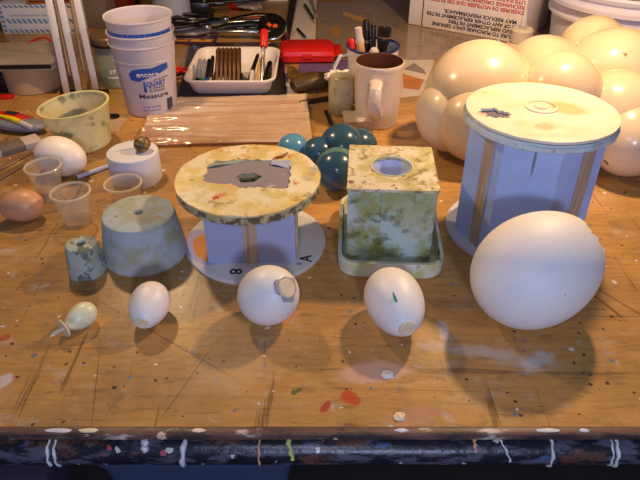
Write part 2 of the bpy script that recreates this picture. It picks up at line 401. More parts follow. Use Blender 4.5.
m_paper = mat('white_paper', srgb(206, 190, 182), .8, var=.04, stains=[(srgb(190, 160, 140), 10, .58, .7, .5)])
m_paper_purple = mat('purple_paper', srgb(104, 84, 132), .7, var=.1, vscale=20, stains=[(srgb(176, 60, 50), 40, .68, .70, .8)])
m_glass_board = mat('glossy_grey_board', srgb(152, 130, 116), .16, var=.12, vscale=6, spec=.8, stains=[(srgb(140, 116, 98), 12, .52, .7, .5), (srgb(80, 62, 54), 30, .6, .66, .5)])
m_tape = mat('amber_tape', srgb(180, 130, 70), .3)
m_card = mat('white_cardboard', srgb(238, 226, 226), .7, var=.03, stains=[(srgb(190, 172, 168), 10, .55, .7, .5)])
m_kraft = mat('kraft_edge', srgb(150, 116, 84), .85, var=.1, vscale=60)
m_glove = mat('white_blue_striped_card', srgb(206, 206, 218), .6, var=.03)
m_stripe = mat('blue_stripe_print', srgb(96, 130, 170), .6)
m_orange = mat('orange_plastic', srgb(226, 100, 30), .4)
m_orange_wood = mat('orange_varnished_wood', srgb(176, 92, 34), .4, var=.1)
m_beige = mat('beige_roll', srgb(190, 160, 122), .6, var=.06)
m_grey = mat('grey_book_cover', srgb(146, 132, 124), .45, var=.06, vscale=20)
m_wrap = clear('clear_wrap', srgb(230, 220, 210), .15, .1)
m_wrap2 = mat('wrinkled_clear_sleeve', srgb(232, 200, 172), .16, alpha=.5, var=.1, vscale=20, bump=.5, bscale=30, spec=.9, coat=.6, stains=[(srgb(255, 240, 225), 26, .50, .58, .8, (.10, 1, 1)), (srgb(170, 110, 70), 18, .52, .62, .6, (.10, 1, 1))])  # pale streaks paint the highlights of the wrinkles into the colour
m_wrapped_board = mat('pale_wrapped_board', srgb(190, 132, 82), .6, grain=(srgb(150, 100, 62), 12, (.7, 9, 1), .5), var=.06)
m_label_pink = mat('pink_label', srgb(220, 120, 90), .6, var=.08)
m_darkboard = mat('dark_tray_board', srgb(46, 36, 38), .3, var=.15, stains=[(srgb(40, 70, 60), 14, .55, .7, .6), (srgb(110, 70, 60), 30, .62, .68, .6)])
m_glassjar = mat('jar_glass', srgb(160, 170, 150), .08, alpha=.42, spec=.9, coat=.6)
m_murky = mat('murky_jar_glass', srgb(196, 182, 138), .3, alpha=.86, var=.1, vscale=60, stains=[(srgb(140, 130, 86), 70, .55, .62, .6), (srgb(220, 206, 180), 50, .6, .68, .5)])
m_tissue = mat('white_tissue', srgb(236, 226, 216), .9)
m_lidbrown = mat('tarnished_lid', srgb(126, 100, 78), .4, metal=.4, var=.15, vscale=40)
m_yellow = mat('yellow_plastic', srgb(232, 206, 30), .4)
m_greyplastic = mat('grey_plastic', srgb(132, 134, 146), .4)
m_green = mat('green_plastic', srgb(34, 140, 96), .35)
m_darkred = mat('dark_red_plastic', srgb(96, 20, 20), .4)
m_tubepaint = mat('smeared_brown_tube', srgb(98, 78, 46), .4, var=.2, vscale=40, metal=.2, stains=[(srgb(170, 120, 50), 30, .52, .6, .8), (srgb(150, 70, 50), 40, .62, .68, .7)])
m_brownrod = mat('brown_steel_rod', srgb(92, 60, 38), .4, metal=.3, var=.2, vscale=90)
m_pencil_wood = mat('pencil_wood', srgb(206, 166, 120), .6)
m_pencil_green = mat('dark_green_pencil', srgb(44, 60, 30), .4)
m_quail = mat('speckled_quail_shell', srgb(150, 118, 66), .35, var=.1, stains=[(srgb(58, 42, 24), 170, .46, .54, .85), (srgb(222, 196, 130), 120, .6, .66, .7)])
m_bucket = mat('white_pail_plastic', srgb(214, 208, 224), .35, sss=.05, var=.03)
m_bucket_in = mat('messy_pail_fill', srgb(206, 190, 160), .6, var=.15, vscale=20, stains=[(srgb(20, 20, 20), 14, .58, .62, .9), (srgb(60, 150, 100), 18, .62, .66, .9), (srgb(190, 120, 90), 30, .56, .62, .7)])
m_blue_cord = mat('blue_cord', srgb(70, 100, 160), .5)
m_paintblob = mat('dried_white_paint', srgb(226, 222, 222), .4, var=.05, bump=.3, bscale=300)
m_creamblob = mat('dried_cream_paint', srgb(226, 206, 176), .4, var=.05)
m_drip = mat('dried_paint_drip', srgb(206, 206, 208), .45, var=.1, vscale=100)
m_drip_y = mat('yellow_green_paint_drip', srgb(190, 196, 110), .45)
m_drip_p = mat('peach_paint_drip', srgb(224, 160, 130), .45)
m_tan = mat('tan_wood_handle', srgb(200, 150, 96), .45, var=.05)
m_greybag = mat('crumpled_grey_bag', srgb(150, 130, 120), .3, var=.2, vscale=30)
m_bluetub = mat('pale_blue_storage_plastic', srgb(110, 124, 170), .5)
m_clearcap = clear('clear_cap_plastic', srgb(210, 210, 215), .5)

# ------------------------------------------------------------------ the room
MB().box((0, 1.2, -.01), (6, 5, .02)).obj('floor', m_floor, kind='structure')
MB().box((0, 2.75, 1.3), (6, .1, 2.6)).obj('wall_back', m_wall, kind='structure')

# ------------------------------------------------------------------ the workbench
bench = thing('workbench', 'paint-spattered orange wooden workbench with black bullnose edge', 'workbench', (0, 1.1, 0))
YF = .349 - 1.1
MB().box((0, (YF + .80) / 2, T - .0155), (2.4, .80 - YF, .031), .0015).obj('tabletop', m_wood, bench)
e = MB()
prof = [(-.004, .0005), (.0045, .0005), (.0065, -.003), (.0065, -.006)]
lipb = MB(); lipb.box((0, YF - .004, T - .0035), (2.4, .010, .0075), .002).obj('lip_strip', m_lip, bench)
R = .018; n = 12; ring = []
HE = .0142
pts = [(YF + .0, T - .0075)] + [(YF - .006 - R * .75 * math.sin(math.pi * k / n), T - .0075 - HE + HE * math.cos(math.pi * k / n)) for k in range(n + 1)] + [(YF + .0, T - .0075 - 2 * HE)]
eb = MB(); L = [eb.b.verts.new((-1.2, y, z)) for y, z in pts]; Rr = [eb.b.verts.new((1.2, y, z)) for y, z in pts]
for i in range(len(pts)):
    j = (i + 1) % len(pts); eb.b.faces.new((L[i], L[j], Rr[j], Rr[i]))
eb.b.faces.new(L); eb.b.faces.new(Rr[::-1]); eb.obj('edge_strip', m_edge, bench)
for sx in (-1, 1):
    for y in (YF + .10, .70):
        MB().box((sx * 1.1, y, (T - .036) / 2), (.08, .08, T - .036), .004).obj('leg', m_leg, bench)
def drip(px, w, l, m, sl=0.0, top=-.004):
    X = (px - 320) / 620 * .545; b = MB(); P = []; r_ = []
    for k in range(9):
        t = k / 8 * l; s_ = min(1, t / .030)
        ang = math.pi * s_ * .8
        P.append((X + sl * t + .0006 * math.sin(k * 2.1), YF - .006 - R * .75 * math.sin(ang) - .0006, T - .0075 - HE + HE * math.cos(ang)))
        r_.append(w * (1 + .35 * math.sin(k * 1.7 + px)))
    b.tube(P, r_, 8).obj('paint_drip', m, bench)
for a in ((53, .0013, .026, m_drip), (59, .0012, .030, m_drip, .05), (187, .0022, .028, m_drip, -.1), (260, .0009, .024, m_drip_p), (288, .002, .016, m_drip_y, .3), (548, .0013, .028, m_drip), (612, .0016, .027, m_drip), (607, .0009, .026, m_drip), (472, .0015, .010, m_drip_p), (148, .003, .010, m_drip), (497, .0009, .018, m_drip, .5)):
    drip(*a)
for px, py, rx, rz_, m in ((62, 428, .012, .1, m_drip), (92, 430, .009, 0, m_creamblob if True else 0, ), (200, 431, .006, 0, m_creamblob), (400, 429, .006, .3, m_drip), (545, 428, .010, 0, m_drip), (580, 428, .004, 0, m_drip)):
    X = (px - 320) / 620 * .545
    MB().ball((X, YF - .004, T + .0003), 1, 16, (rx, .0022, .0008), .3).obj('paint_smear', m, bench)
# things kept under the bench
bn = thing('storage_bin', 'pale blue plastic bin on the floor under the bench, left of the grey carton', 'bin', (-.28, 1.0, 0))
hollow([(.40, .28, .03, 0), (.44, .32, .03, .14), (.45, .33, .03, .142), (.45, .33, .03, .15), (.43, .31, .03, .15), (.42, .30, .03, .14), (.38, .26, .03, .004)]).obj('tub', m_bluetub, bn)
bc = thing('cardboard_carton', 'plain grey carton on the floor under the bench at left', 'box', (-.78, .98, 0))
MB().box((0, 0, .06), (.34, .30, .12), .003).obj('carton_body', mat('grey_carton', srgb(96, 84, 110), .8), bc)
MB().box((0, 0, .1206), (.05, .29, .0008)).obj('tape_strip', m_tape, bc)

# ------------------------------------------------------------------ the row of eggs
def egg(name, label, px, py, a, b, k, m, axis, jit=0, x=None, y=None, h=None, cut=0.0):
    P = on(px, py, b)
    t = thing(name, label, 'egg', (P.x, P.y, T))
    t.rotation_mode = 'QUATERNION'; t.rotation_quaternion = Vector(axis).normalized().to_track_quat('Z', 'Y')
    prof = egg_profile(a, b, k, 32, t0=cut)
    if cut: prof = [(0, prof[0][1])] + prof
    MB().lathe(prof, 56).obj('shell', m, t, angle=50)
    return t
e2 = egg('egg', 'small white egg with a flat chalky tip, before the large tapered mold', 149, 306, .0288, .0203, .14, m_shell, (-.06, -1, .0), cut=.40)
MB().lathe([(0, .0014), (.0058, .0012), (.0068, .0002), (.0068, -.0016), (0, -.0016)], 20, wob=lambda a, r, z: .0006 * math.sin(3 * a)).obj('plug', m_plug, e2, loc=(0, 0, .0263))
rest(e2)
e3 = egg('egg', 'white egg with a round grey-edged plug, before the cream disk mold', 269, 297, .0345, .0308, .05, m_shell, (.60, -.47, .65))
MB().lathe([(0, .0006), (.0085, .0004), (.0098, -.0010), (.0098, -.004), (0, -.004)], 28).obj('plug', m_plug, e3, loc=(0, 0, .0345))
MB().lathe([(0, -.0008), (.0110, -.0016), (.0128, -.0026), (.0130, -.005), (0, -.005)], 30, wob=lambda a, r, z: .0012 * math.sin(3 * a + 1) + .0008 * math.sin(7 * a) if r > .005 else 0).obj('plug_border', m_plug_edge, e3, loc=(0, 0, .0345))
rest(e3)
e4 = egg('egg', 'long white egg with a green dab, before the square mold', 395, 303, .043, .0295, .12, m_shell, (.20, -1, .04), cut=.12)
MB().lathe([(0, .0018), (.0076, .0014), (.0088, .0004), (.0090, -.003), (0, -.003)], 28).obj('plug', m_plug, e4, loc=(0, 0, .0413))
sm = MB(); sm.ball((0, 0, 0), 1, 12, (.0014, .0007, .0060), .3).obj('green_dab', m_green_dab, e4, loc=(-.0078, .0232, .0215), rot=(.62, 0, .25))
rest(e4)
# the great broken egg
P = on(537, 270, .058)
e5 = thing('broken_egg', 'very large white egg with a jagged broken end, leaning before the tall octagonal mold', 'egg', (P.x, P.y, T))
e5.rotation_mode = 'QUATERNION'; e5.rotation_quaternion = Vector((.82, .36, .28)).normalized().to_track_quat('Z', 'Y')
b = MB(); seg = 96; prof = egg_profile(.0695, .0570, .05, 60)
outer = []
for (r, z) in prof:
    outer.append([b.b.verts.new((r * math.cos(2 * math.pi * i / seg), r * math.sin(2 * math.pi * i / seg), z)) for i in range(seg)] if r > 1e-5 else [b.b.verts.new((0, 0, z))])
def lim(i):
    a = 2 * math.pi * i / seg
    return .0565 + .0030 * math.sin(2 * a + .5) + .0016 * math.sin(5 * a) + .0016 * math.sin(11 * a + 2) + .0010 * math.sin(23 * a)
for A, B in zip(outer, outer[1:]):
    if len(A) == 1: continue
    if len(B) == 1:
        for i in range(seg): b.b.faces.new((A[i], A[(i + 1) % seg], B[0]))
        continue
    for i in range(seg):
        if A[i].co.z > lim(i): continue
        b.b.faces.new((A[i], A[(i + 1) % seg], B[(i + 1) % seg], B[i]))
loose = [v for v in b.b.verts if not v.link_faces]; bmesh.ops.delete(b.b, geom=loose, context='VERTS')
bmesh.ops.recalc_face_normals(b.b, faces=b.b.faces)
bmesh.ops.solidify(b.b, geom=b.b.faces[:], thickness=.0022)
b.obj('shell', m_shell_big, e5, angle=50)
rest(e5)
# tiny pale green one with its collar
P = on(81, 317, .0125)
e1 = thing('small_egg', 'tiny pale green egg with a round collar at its neck, leftmost of the front row', 'egg', (P.x, P.y, T))
e1.rotation_mode = 'QUATERNION'; e1.rotation_quaternion = Vector((-.62, -.80, -.06)).normalized().to_track_quat('Z', 'Y')
MB().lathe(egg_profile(.0175, .0128, .16, 28), 40).obj('shell', m_green_shell, e1)
MB().lathe([(0, .013), (.0052, .0135), (.0040, .017), (.0040, .021), (0, .021)], 24).obj('neck', m_green_shell, e1)
MB().lathe([(0, .0195), (.0098, .0195), (.0104, .0203), (.0098, .0215), (0, .0215)], 36).obj('collar', m_plug, e1)
MB().tube([(0, 0, .021), (0, .001, .030), (0, .0005, .036)], [.0022, .0026, .0008], 10).obj('spout_drop', m_cup_rim, e1)
rest(e1)
# brown and goose eggs, quail egg
eb_ = egg('egg', 'brown egg at the left edge, beside the clear cups', 21, 206, .0285, .0208, .10, m_shell_brown, (-1, -.12, 0)); rest(eb_)
eg_ = egg('egg', 'plain white egg lying between the yellow tub and the clear cups', 61, 157, .040, .0285, .10, m_shell_goose, (.93, -.35, -.03))
rest(eg_)

# ------------------------------------------------------------------ plaster molds at the left
def plaster_mold(name, label, loc, r0, r1, h, hr, m, hole_off=(0, 0), wob=0):
    t = thing(name, label, 'mold', loc)
    w_ = (lambda a, r, z: wob * (math.sin(2 * a + z * 60) + .6 * math.sin(5 * a)) * r * 8) if wob else None
    MB().lathe([(hr * .8, h * .45), (hr, h - .001), (hr + .0008, h), (r1 - .004, h), (r1 - .0012, h - .0012), (r1, h - .004), (r0 * .5 + r1 * .5, h * .5), (r0, .003), (r0 - .0015, 0), (r0 - .007, 0), (r0 - .007, .004), (hr * .8, h * .45)],
               64, wob=w_).obj('plaster_body', m, t)
    return t
plaster_mold('tapered_mold', 'large tapered bluish plaster mold with a small hole in its top', (-.2105, .606, T), .0497, .0417, .0583, .0052, m_plaster)
plaster_mold('tapered_mold', 'small mottled green plaster mold standing left of the large tapered one', (-.269, .569, T), .0212, .0180, .0405, .0048, m_plaster_dark, wob=.004)
wm = thing('round_mold', 'plain white round plaster block with a speckled quail egg on top', 'mold', (-.2655, .790, T))
MB().lathe([(0, .0440), (.0325, .0440), (.0352, .0430), (.0362, .041), (.0362, .002), (.0352, 0), (0, 0)], 64).obj('plaster_body', m_white_plaster, wm)
q = MB().lathe(egg_profile(.0125, .0108, .1, 24), 32).obj('quail_egg', m_quail, None, loc=(-.2490, .789, T + .0548), rot=(0, 1.1, .5), label='tiny brown speckled quail egg sitting on the white round block', cat='egg')

# ------------------------------------------------------------------ the disk-topped mold
dm = thing('disk_mold', 'mold with a wide cream paint-crusted disk on a lavender box body', 'mold', (-.079, .628, T))
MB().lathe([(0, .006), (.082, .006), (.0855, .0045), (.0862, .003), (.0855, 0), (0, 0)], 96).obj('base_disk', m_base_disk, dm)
zt = .0805
bw = .102; b = MB()
for (x, y, sx, sy) in ((0, -.049, bw, .004), (0, .049, bw, .004), (-.049, 0, .004, .094), (.049, 0, .004, .094)):
    b.box((x, y, .006 + (zt - .006) / 2), (sx, sy, zt - .006), .0004)
b.obj('box_body', m_lav, dm)
MB().box((0, -.0519, .006 + (zt - .006) / 2), (.0155, .0020, zt - .006), .0004).obj('wooden_slat', m_slat, dm)
MB().box((.0525, -.045, .006 + (zt - .006) / 2), (.0022, .004, zt - .006), .0003).obj('corner_slat', m_slat, dm)
def annulus(inner, outer, z0, z1, nseg=120, nr=6, m=None, name='', parent=None, lump=0, loc=(0, 0, 0)):
    b = MB(); top = []; bot = []
    for j in range(nr + 1):
        rt, rb = [], []
        for i in range(nseg):
            a = 2 * math.pi * i / nseg; r = inner(a) + (outer(a) - inner(a)) * j / nr
            x, y = r * math.cos(a), r * math.sin(a)
            lz = lump * noise.noise(Vector((x * 45, y * 45, 3))) if lump else 0
            if j in (0, nr): lz -= abs(lump) * .3
            rt.append(b.b.verts.new((x, y, z1 + lz))); rb.append(b.b.verts.new((x, y, z0)))
        top.append(rt); bot.append(rb)
    for j in range(nr):
        for i in range(nseg):
            k = (i + 1) % nseg
            b.b.faces.new((top[j][i], top[j + 1][i], top[j + 1][k], top[j][k])); b.b.faces.new((bot[j][i], bot[j][k], bot[j + 1][k], bot[j + 1][i]))
    for i in range(nseg):
        k = (i + 1) % nseg
        b.b.faces.new((bot[0][i], top[0][i], top[0][k], bot[0][k])); b.b.faces.new((bot[nr][i], bot[nr][k], top[nr][k], top[nr][i]))
    return b.obj(name, m, parent, loc=loc, angle=50)
def poly_r(pts):
    P = [Vector(p) for p in pts]
    def f(a):
        d = Vector((math.cos(a), math.sin(a)))
        best = .03
        for A, B in zip(P, P[1:] + P[:1]):
            e_ = B - A; den = d.x * e_.y - d.y * e_.x
            if abs(den) < 1e-9: continue
            t = (A.x * e_.y - A.y * e_.x) / den; u = (A.x * d.y - A.y * d.x) / den
            if t > 0 and -1e-6 <= u <= 1 + 1e-6: best = t
        return best
    return f
hexr = poly_r([(-.015, .002), (-.008, .0105), (-.001, .0095), (.006, .0120), (.016, .003), (.008, -.009), (-.007, -.011)])
annulus(hexr, lambda a: .0832, zt, zt + .0095, nr=3, m=m_rimdark, name='top_disk', parent=dm, loc=(-.004, 0, 0))
annulus(hexr, lambda a: .064, zt + .0095, zt + .0105, nr=4, m=m_mauve, name='bare_top', parent=dm, loc=(-.004, 0, 0))
crust_in = poly_r([(-.049, .028), (-.044, .038), (-.010, .043), (.030, .040), (.047, .040), (.049, .010), (.048, -.026), (.018, -.026), (-.006, -.026), (-.018, -.016), (-.036, -.016), (-.052, -.008)])
annulus(lambda a: crust_in(a) + .0012 * math.sin(19 * a), lambda a: .0836 + .0002 * math.sin(9 * a) + .0002 * math.sin(23 * a), zt + .0095, zt + .0125, nr=9, m=m_crust, name='paint_crust', parent=dm, lump=.0016, loc=(-.004, 0, 0))
MB().sheet([(.020, .030, 0), (.042, .022, 0), (.044, .038, 0), (.022, .042, 0)], .001, 4, 4, lambda u, v: .001 * math.sin(5 * u + 3 * v)).obj('paint_flake', mat('lavender_flake', srgb(170, 176, 208), .5), dm, loc=(0, 0, zt + .0112))
MB().sheet([(-.055, .022, 0), (-.012, .038, 0), (-.012, .042, 0), (-.052, .032, 0)], .001, 5, 3, lambda u, v: .0012 * math.sin(6 * u + 3 * v)).obj('paint_flake', mat('grey_green_flake', srgb(150, 160, 140), .5), dm, loc=(0, 0, zt + .0112))
MB().sheet([(.022, .042, 0), (.034, .046, 0), (.040, .058, 0), (.030, .050, 0)], .001, 4, 3, lambda u, v: .001 * math.sin(6 * u + 3 * v)).obj('paint_flake', mat('rust_flake', srgb(130, 62, 30), .5), dm, loc=(0, 0, zt + .0125))
text_mesh('8', .020, m_print_dark, 'pen_mark', dm, fn=lambda c: Vector((c.y - .024, -c.x * 1.1 - .067, c.z + .006)), bold=.0003)
text_mesh('A', .019, m_print_dark, 'pen_mark', dm, fn=lambda c: Vector((-c.y * 1.1 + .069, c.x - .042, c.z + .006)), bold=.0003)

# ------------------------------------------------------------------ the square mold
sm_ = thing('square_mold', 'square pale green mold with a round hole in its speckled top', 'mold', (.083, .635, T + .0049), math.radians(-3.5))
W = .098; hgt = .0940
b = MB()
for (x, y, sx, sy) in ((-.001, -.0505, .097, .004), (-.012, -.0529, .0018, .0012), (0, .049, W, .004), (-.047, -.001, .004, .095), (.047, -.001, .004, .095)):
    b.box((x, y, hgt / 2), (sx, sy, hgt), .0008)
b.obj('box_panels', m_box, sm_)
b = MB(); N = 96
sq = poly_r([(-.0505, -.0545), (.0505, -.0535), (.0500, .0520), (-.0500, .0530)])
annulus(lambda a: .0235, lambda a: sq(a) + .0003 * math.sin(31 * a), hgt, hgt + .0035, nseg=240, nr=8, m=m_boxtop, name='top_plate', parent=sm_, lump=.0004)
annulus(lambda a: .0232, lambda a: .0245, hgt + .002, hgt + .0043, nseg=64, nr=2, m=m_tray, name='hole_rim', parent=sm_)
MB().lathe([(0, hgt - .022), (.012, hgt - .020), (.019, hgt - .012), (.0229, hgt), (.0234, hgt), (.0234, hgt - .012), (.013, hgt - .023), (0, hgt - .024)], 48).obj('hollow_cup', mat('pale_lavender_hollow', srgb(186, 192, 226), .5, var=.04, stains=[(srgb(196, 206, 120), 50, .60, .64, .8)]), sm_)
tr = thing('shallow_tray', 'shallow rounded cream and green tray holding the square mold', 'tray', (.0845, .632, T), math.radians(-3))
hollow([(.116, .148, .022, 0), (.121, .154, .024, .002), (.123, .156, .025, .019), (.121, .154, .024, .021), (.114, .146, .019, .021), (.112, .144, .018, .018), (.110, .140, .017, .0045)]).obj('tray_body', m_tray, tr)

# ------------------------------------------------------------------ the tall octagonal mold
om = thing('octagonal_mold', 'tall pale blue octagonal mold with a wide cream round lid', 'mold', (.249, .655, T))
MB().lathe([(0, .006), (.0865, .006), (.088, .005), (.088, .001), (.087, 0), (0, 0)], 96).obj('base_disk', m_base2, om)
HB = .1505; RO = .0785
def octa(r, th0=2.5): return [(r * math.cos(math.radians(th0 + 45 * k)), r * math.sin(math.radians(th0 + 45 * k))) for k in range(8)]
b = MB(); po = octa(RO); pi_ = octa(RO - .006)
for k in range(8):
    j = (k + 1) % 8
    b.prism([pi_[k], po[k], po[j], pi_[j]], .006, HB - .0)
b.obj('octagonal_body', m_lav2, om)
for k, wd in ((4, .015), (6, .017)):      # wooden slats on the left and right faces
    A, B = Vector(po[k]), Vector(po[(k + 1) % 8]); mid = (A + B) / 2; d = (B - A).normalized(); nrm = mid.normalized()
    c_ = mid + nrm * .0009 + d * (.009 if k == 4 else .007)
    MB().box((0, 0, .006 + (HB - .006) / 2), (wd, .0018, HB - .006), .0004).obj('wooden_slat', m_slat, om, loc=(c_.x, c_.y, 0), rot=(0, 0, math.atan2(d.y, d.x)))
MB().lathe([(0, HB), (.0838, HB), (.0850, HB + .001), (.0852, HB + .0055), (.0838, HB + .0065), (.0832, HB + .0068), (.0832, HB + .0088), (0, HB + .0090)], 96, wob=lambda a, r, z: .0006 * math.sin(14 * a) if r > .05 else 0).obj('lid_rim', m_lidrim, om)
# cream skin with a hole broken in it
b = MB(); NS, NR = 128, 44; z1 = HB + .0130; z0 = HB + .0092; grid = []
for j in range(NR + 1):
    r = .0832 * j / NR
    grid.append([b.b.verts.new((r * math.cos(2 * math.pi * i / NS), r * math.sin(2 * math.pi * i / NS), z1 + .0006 * noise.noise(Vector((r * 60 * math.cos(2 * math.pi * i / NS), r * 60 * math.sin(2 * math.pi * i / NS), 0))))) for i in range(NS)] if j else [b.b.verts.new((0, 0, z1))])
def inhole(x, y):
    dx, dy = x + .054, y + .010; ca, sa = math.cos(-.6), math.sin(-.6); u, v = dx * ca + dy * sa, -dx * sa + dy * ca
    return (u / .0165) ** 2 + (v / .0125) ** 2 < 1 + .8 * noise.noise(Vector((x * 160, y * 200, 1)))
for i in range(NS): b.b.faces.new((grid[0][0], grid[1][i], grid[1][(i + 1) % NS]))
for j in range(1, NR):
    for i in range(NS):
        k = (i + 1) % NS; f = (grid[j][i], grid[j + 1][i], grid[j + 1][k], grid[j][k])
        cx = sum(v.co.x for v in f) / 4; cy = sum(v.co.y for v in f) / 4
        if not inhole(cx, cy): b.b.faces.new(f)
bmesh.ops.recalc_face_normals(b.b, faces=b.b.faces); bmesh.ops.solidify(b.b, geom=b.b.faces[:], thickness=.0030)
b.obj('lid', m_lid, om, angle=50)
MB().lathe([(0, HB + .0085), (.07, HB + .0085), (.07, HB + .0096), (0, HB + .0096)], 48).obj('under_layer', mat('dark_mauve_layer', srgb(96, 88, 112), .6), om)
annulus(lambda a: .0150, lambda a: .0185, z1 - .001, z1 + .0013, nseg=48, nr=3, m=m_lid, name='raised_ring', parent=om, loc=(.002, .007, 0))
MB().lathe([(0, z1 + .0022), (.007, z1 + .002), (.009, z1), (.009, z1 - .001), (0, z1 - .001)], 32).obj('centre_button', mat('pale_button', srgb(226, 222, 196), .5), om, loc=(.002, .007, 0))

# ------------------------------------------------------------------ clusters of rounded casts
def cluster(name, label, cat, balls, m, part='cast_body'):
    t = thing(name, label, cat, (balls[0][0], balls[0][1], T))
    b = MB()
    for (x, y, z, r) in balls: b.ball((x - balls[0][0], y - balls[0][1], z), r, 56, jit=.012)
    b.obj(part, m, t); rest(t, .0003); return t
CL = [(.240, .893, .079, .0825), (.202, .875, .0585, .058), (.230, .845, .0605, .060), (.370, 1.00, .068, .069), (.346, .856, .098, .0595),
      (.474, 1.075, .090, .058), (.478, .985, .076, .078), (.430, .845, .067, .067), (.438, .800, .053, .053), (.345, .86, .060, .058)]
cl = cluster('balloon_cluster', 'big cluster of glossy cream rounded balls fused together behind the octagonal mold', 'cast', CL, m_cream)
TL = [(.032, .823, .0335, .0335), (.0235, .757, .0305, .030), (-.001, .812, .026, .026), (.058, .835, .0275, .0275)]
tc = cluster('teal_cluster', 'dark teal cluster of fused shiny balls behind the square mold', 'cast', TL, m_teal)
MB().ball((0, 0, 0), .0302, 40).obj('pale_seam', m_seam, tc, loc=(.0235 - .032, .7595 - .823, .0307), label='pale seam along the front ball')
MB().ball((-.040, .832, .0242), .0242, 40).obj('blue_ball', m_skyball, None, label='bright sky blue shiny ball behind the cream disk mold', cat='ball').location = (0, 0, T)

# ------------------------------------------------------------------ clear cups
def cup(label, loc, r0, r1, h, fill=.3):
    t = thing('medicine_cup', label, 'cup', loc, group='clear plastic medicine cups')
    MB().lathe([(0, .0015), (r0 - .001, .0015), (r1 - .0014, h - .001), (r1 - .0006, h - .001), (r0, 0), (0, 0)], 48).obj('cup_wall', m_cup, t)
    MB().lathe([(r1 - .0015, h - .0025), (r1 + .0010, h - .0025), (r1 + .0015, h - .001), (r1 + .0008, h), (r1 - .0012, h), (r1 - .0015, h - .0025)], 48).obj('rim', m_cup_rim, t)
    rr = r0 + (r1 - r0) * fill
    MB().lathe([(0, .0016), (r0 - .0016, .0018), (rr - .0022, h * fill), (rr * .6, h * fill * .8), (0, h * fill * .75)], 32, wob=lambda a, r, z: .0004 * math.sin(5 * a)).obj('residue', m_residue, t)
    return t
cup('clear plastic cup in front of the white goose egg, rearmost of the left pair', (-.3705, .735, T), .0155, .0232, .050)
cup('clear plastic cup nearest the camera, right of the brown egg', (-.3135, .672, T), .0175, .0240, .0475, .12)
cup('clear plastic cup half hidden behind the large tapered plaster mold', (-.2605, .714, T), .0175, .0240, .036, .5)

# white stick
ws = thing('white_stick', 'short white stick lying beside the white round block', 'stick', on(77, 177, .0035))
MB().lathe([(0, 0), (.003, 0), (.0033, .0008), (.0033, .036), (.0029, .037), (.0029, .058), (0, .058)], 20).obj('tube', mat('white_stick_plastic', srgb(214, 216, 230), .4), ws)
MB().lathe([(.0006, .0004), (.0022, -.0002), (.0006, -.0002)], 16).obj('tip', m_print_blue, ws)
aim(ws, on(77, 177, .0035), on(108, 165, .0035) + Vector((.01, .005, 0)))

# ------------------------------------------------------------------ yellow tub
tb = thing('plastic_tub', 'cloudy yellow plastic tub with blue-green smears, left of the white round block', 'tub', (-.371, .895, T), rot=(0, math.radians(-5), .1))
MB().lathe([(0, .002), (.040, .002), (.0525, .060), (.0520, .0655), (.0545, .0665), (.0565, .0650), (.0560, .0625), (.0540, .060), (.0415, .001), (.040, 0), (0, 0)], 72).obj('tub_body', m_tub, tb)
annulus(lambda a: .0535, lambda a: .0566, .0655, .0670, nseg=72, nr=3, m=mat('yellowed_rim', srgb(230, 220, 150), .35, alpha=.85), name='rim', parent=tb)
tb.scale = (.95, .95, 1); rest(tb)

# ------------------------------------------------------------------ nested quart measures
def quart(z, label, prints):
    t = thing('measuring_cup', label, 'measuring cup', (-.2985, 1.043, T + z), group='nested quart measuring cups')
    h = .124; r0, r1 = .0432, .0535
    R_ = lambda zz: r0 + (r1 - r0) * zz / h
    MB().lathe([(0, .0012), (r0 - .0010, .0012), (R_(h - .03) - .0008, h - .03), (r1 - .0008, h - .001), (r1 + .0018, h + .0004), (r1 + .0022, h - .002), (r1 + .0012, h - .0035), (r1, h - .0042),
                (R_(h - .030), h - .026), (R_(h - .030) + .0005, h - .0268), (R_(h - .032) + .0005, h - .0285), (R_(h - .034), h - .0292), (r0 + .0006, .004), (r0 - .002, 0), (0, 0)], 80).obj('cup_wall', m_quart, t)
    def wrap(ang0, zc, dr=.0003):
        def f(c):
            zz = zc + c.y; a = ang0 + c.x / R_(zz) - math.pi / 2; r = R_(zz) + dr + c.z
            return Vector((r * math.cos(a), r * math.sin(a), zz))
        return f
    # scale ticks round the left side and the upper blue band
    def patch(x0, x1, zz0, zz1, ang, m, name, nx=6, dr=.0002):
        b = MB(); g = []
        f = wrap(ang, 0, dr)
        b.sheet([(x0, zz0, 0), (x1, zz0, 0), (x1, zz1, 0), (x0, zz1, 0)], .0002, nx, 2)
        for v in b.b.verts: v.co = f(v.co)
        return b.obj(name, m, t)
    return t, wrap, patch
A0 = .37
t, wrap, patch = quart(0, 'lowest of the three nested white quart measuring cups, printed 1 QUART', True)
b = MB()                                            # the blue brush-shaped logo
f = wrap(A0 - .04, .076, .0003)
top = [(-.030, .004), (-.024, .011), (-.010, .014), (.004, .0135), (.018, .017), (.030, .0175)]
bot = [(-.028, -.006), (-.016, -.009), (-.006, -.004), (.010, .001), (.020, .004), (.031, .008)]
vt = [b.b.verts.new((x * 1.15, y, 0)) for x, y in top]; vb = [b.b.verts.new((x * 1.15, y, 0)) for x, y in bot]
for i in range(5): b.b.faces.new((vb[i], vb[i + 1], vt[i + 1], vt[i]))
bmesh.ops.subdivide_edges(b.b, edges=b.b.edges[:], cuts=3, use_grid_fill=True)
for v in b.b.verts: v.co = f(v.co)
b.obj('blue_logo', m_print_blue, t)
text_mesh('encore', .0115, m_print_white, 'logo_text', t, fn=wrap(A0 - .10, .0755, .0007), width=.036, bold=.0002)
text_mesh('FOR MEASURING', .0036, m_print_dark, 'small_text', t, fn=lambda c: wrap(A0, .0685, .0004)(Vector((c.x + .017, c.y + (c.x) * .10, c.z))), width=.026)
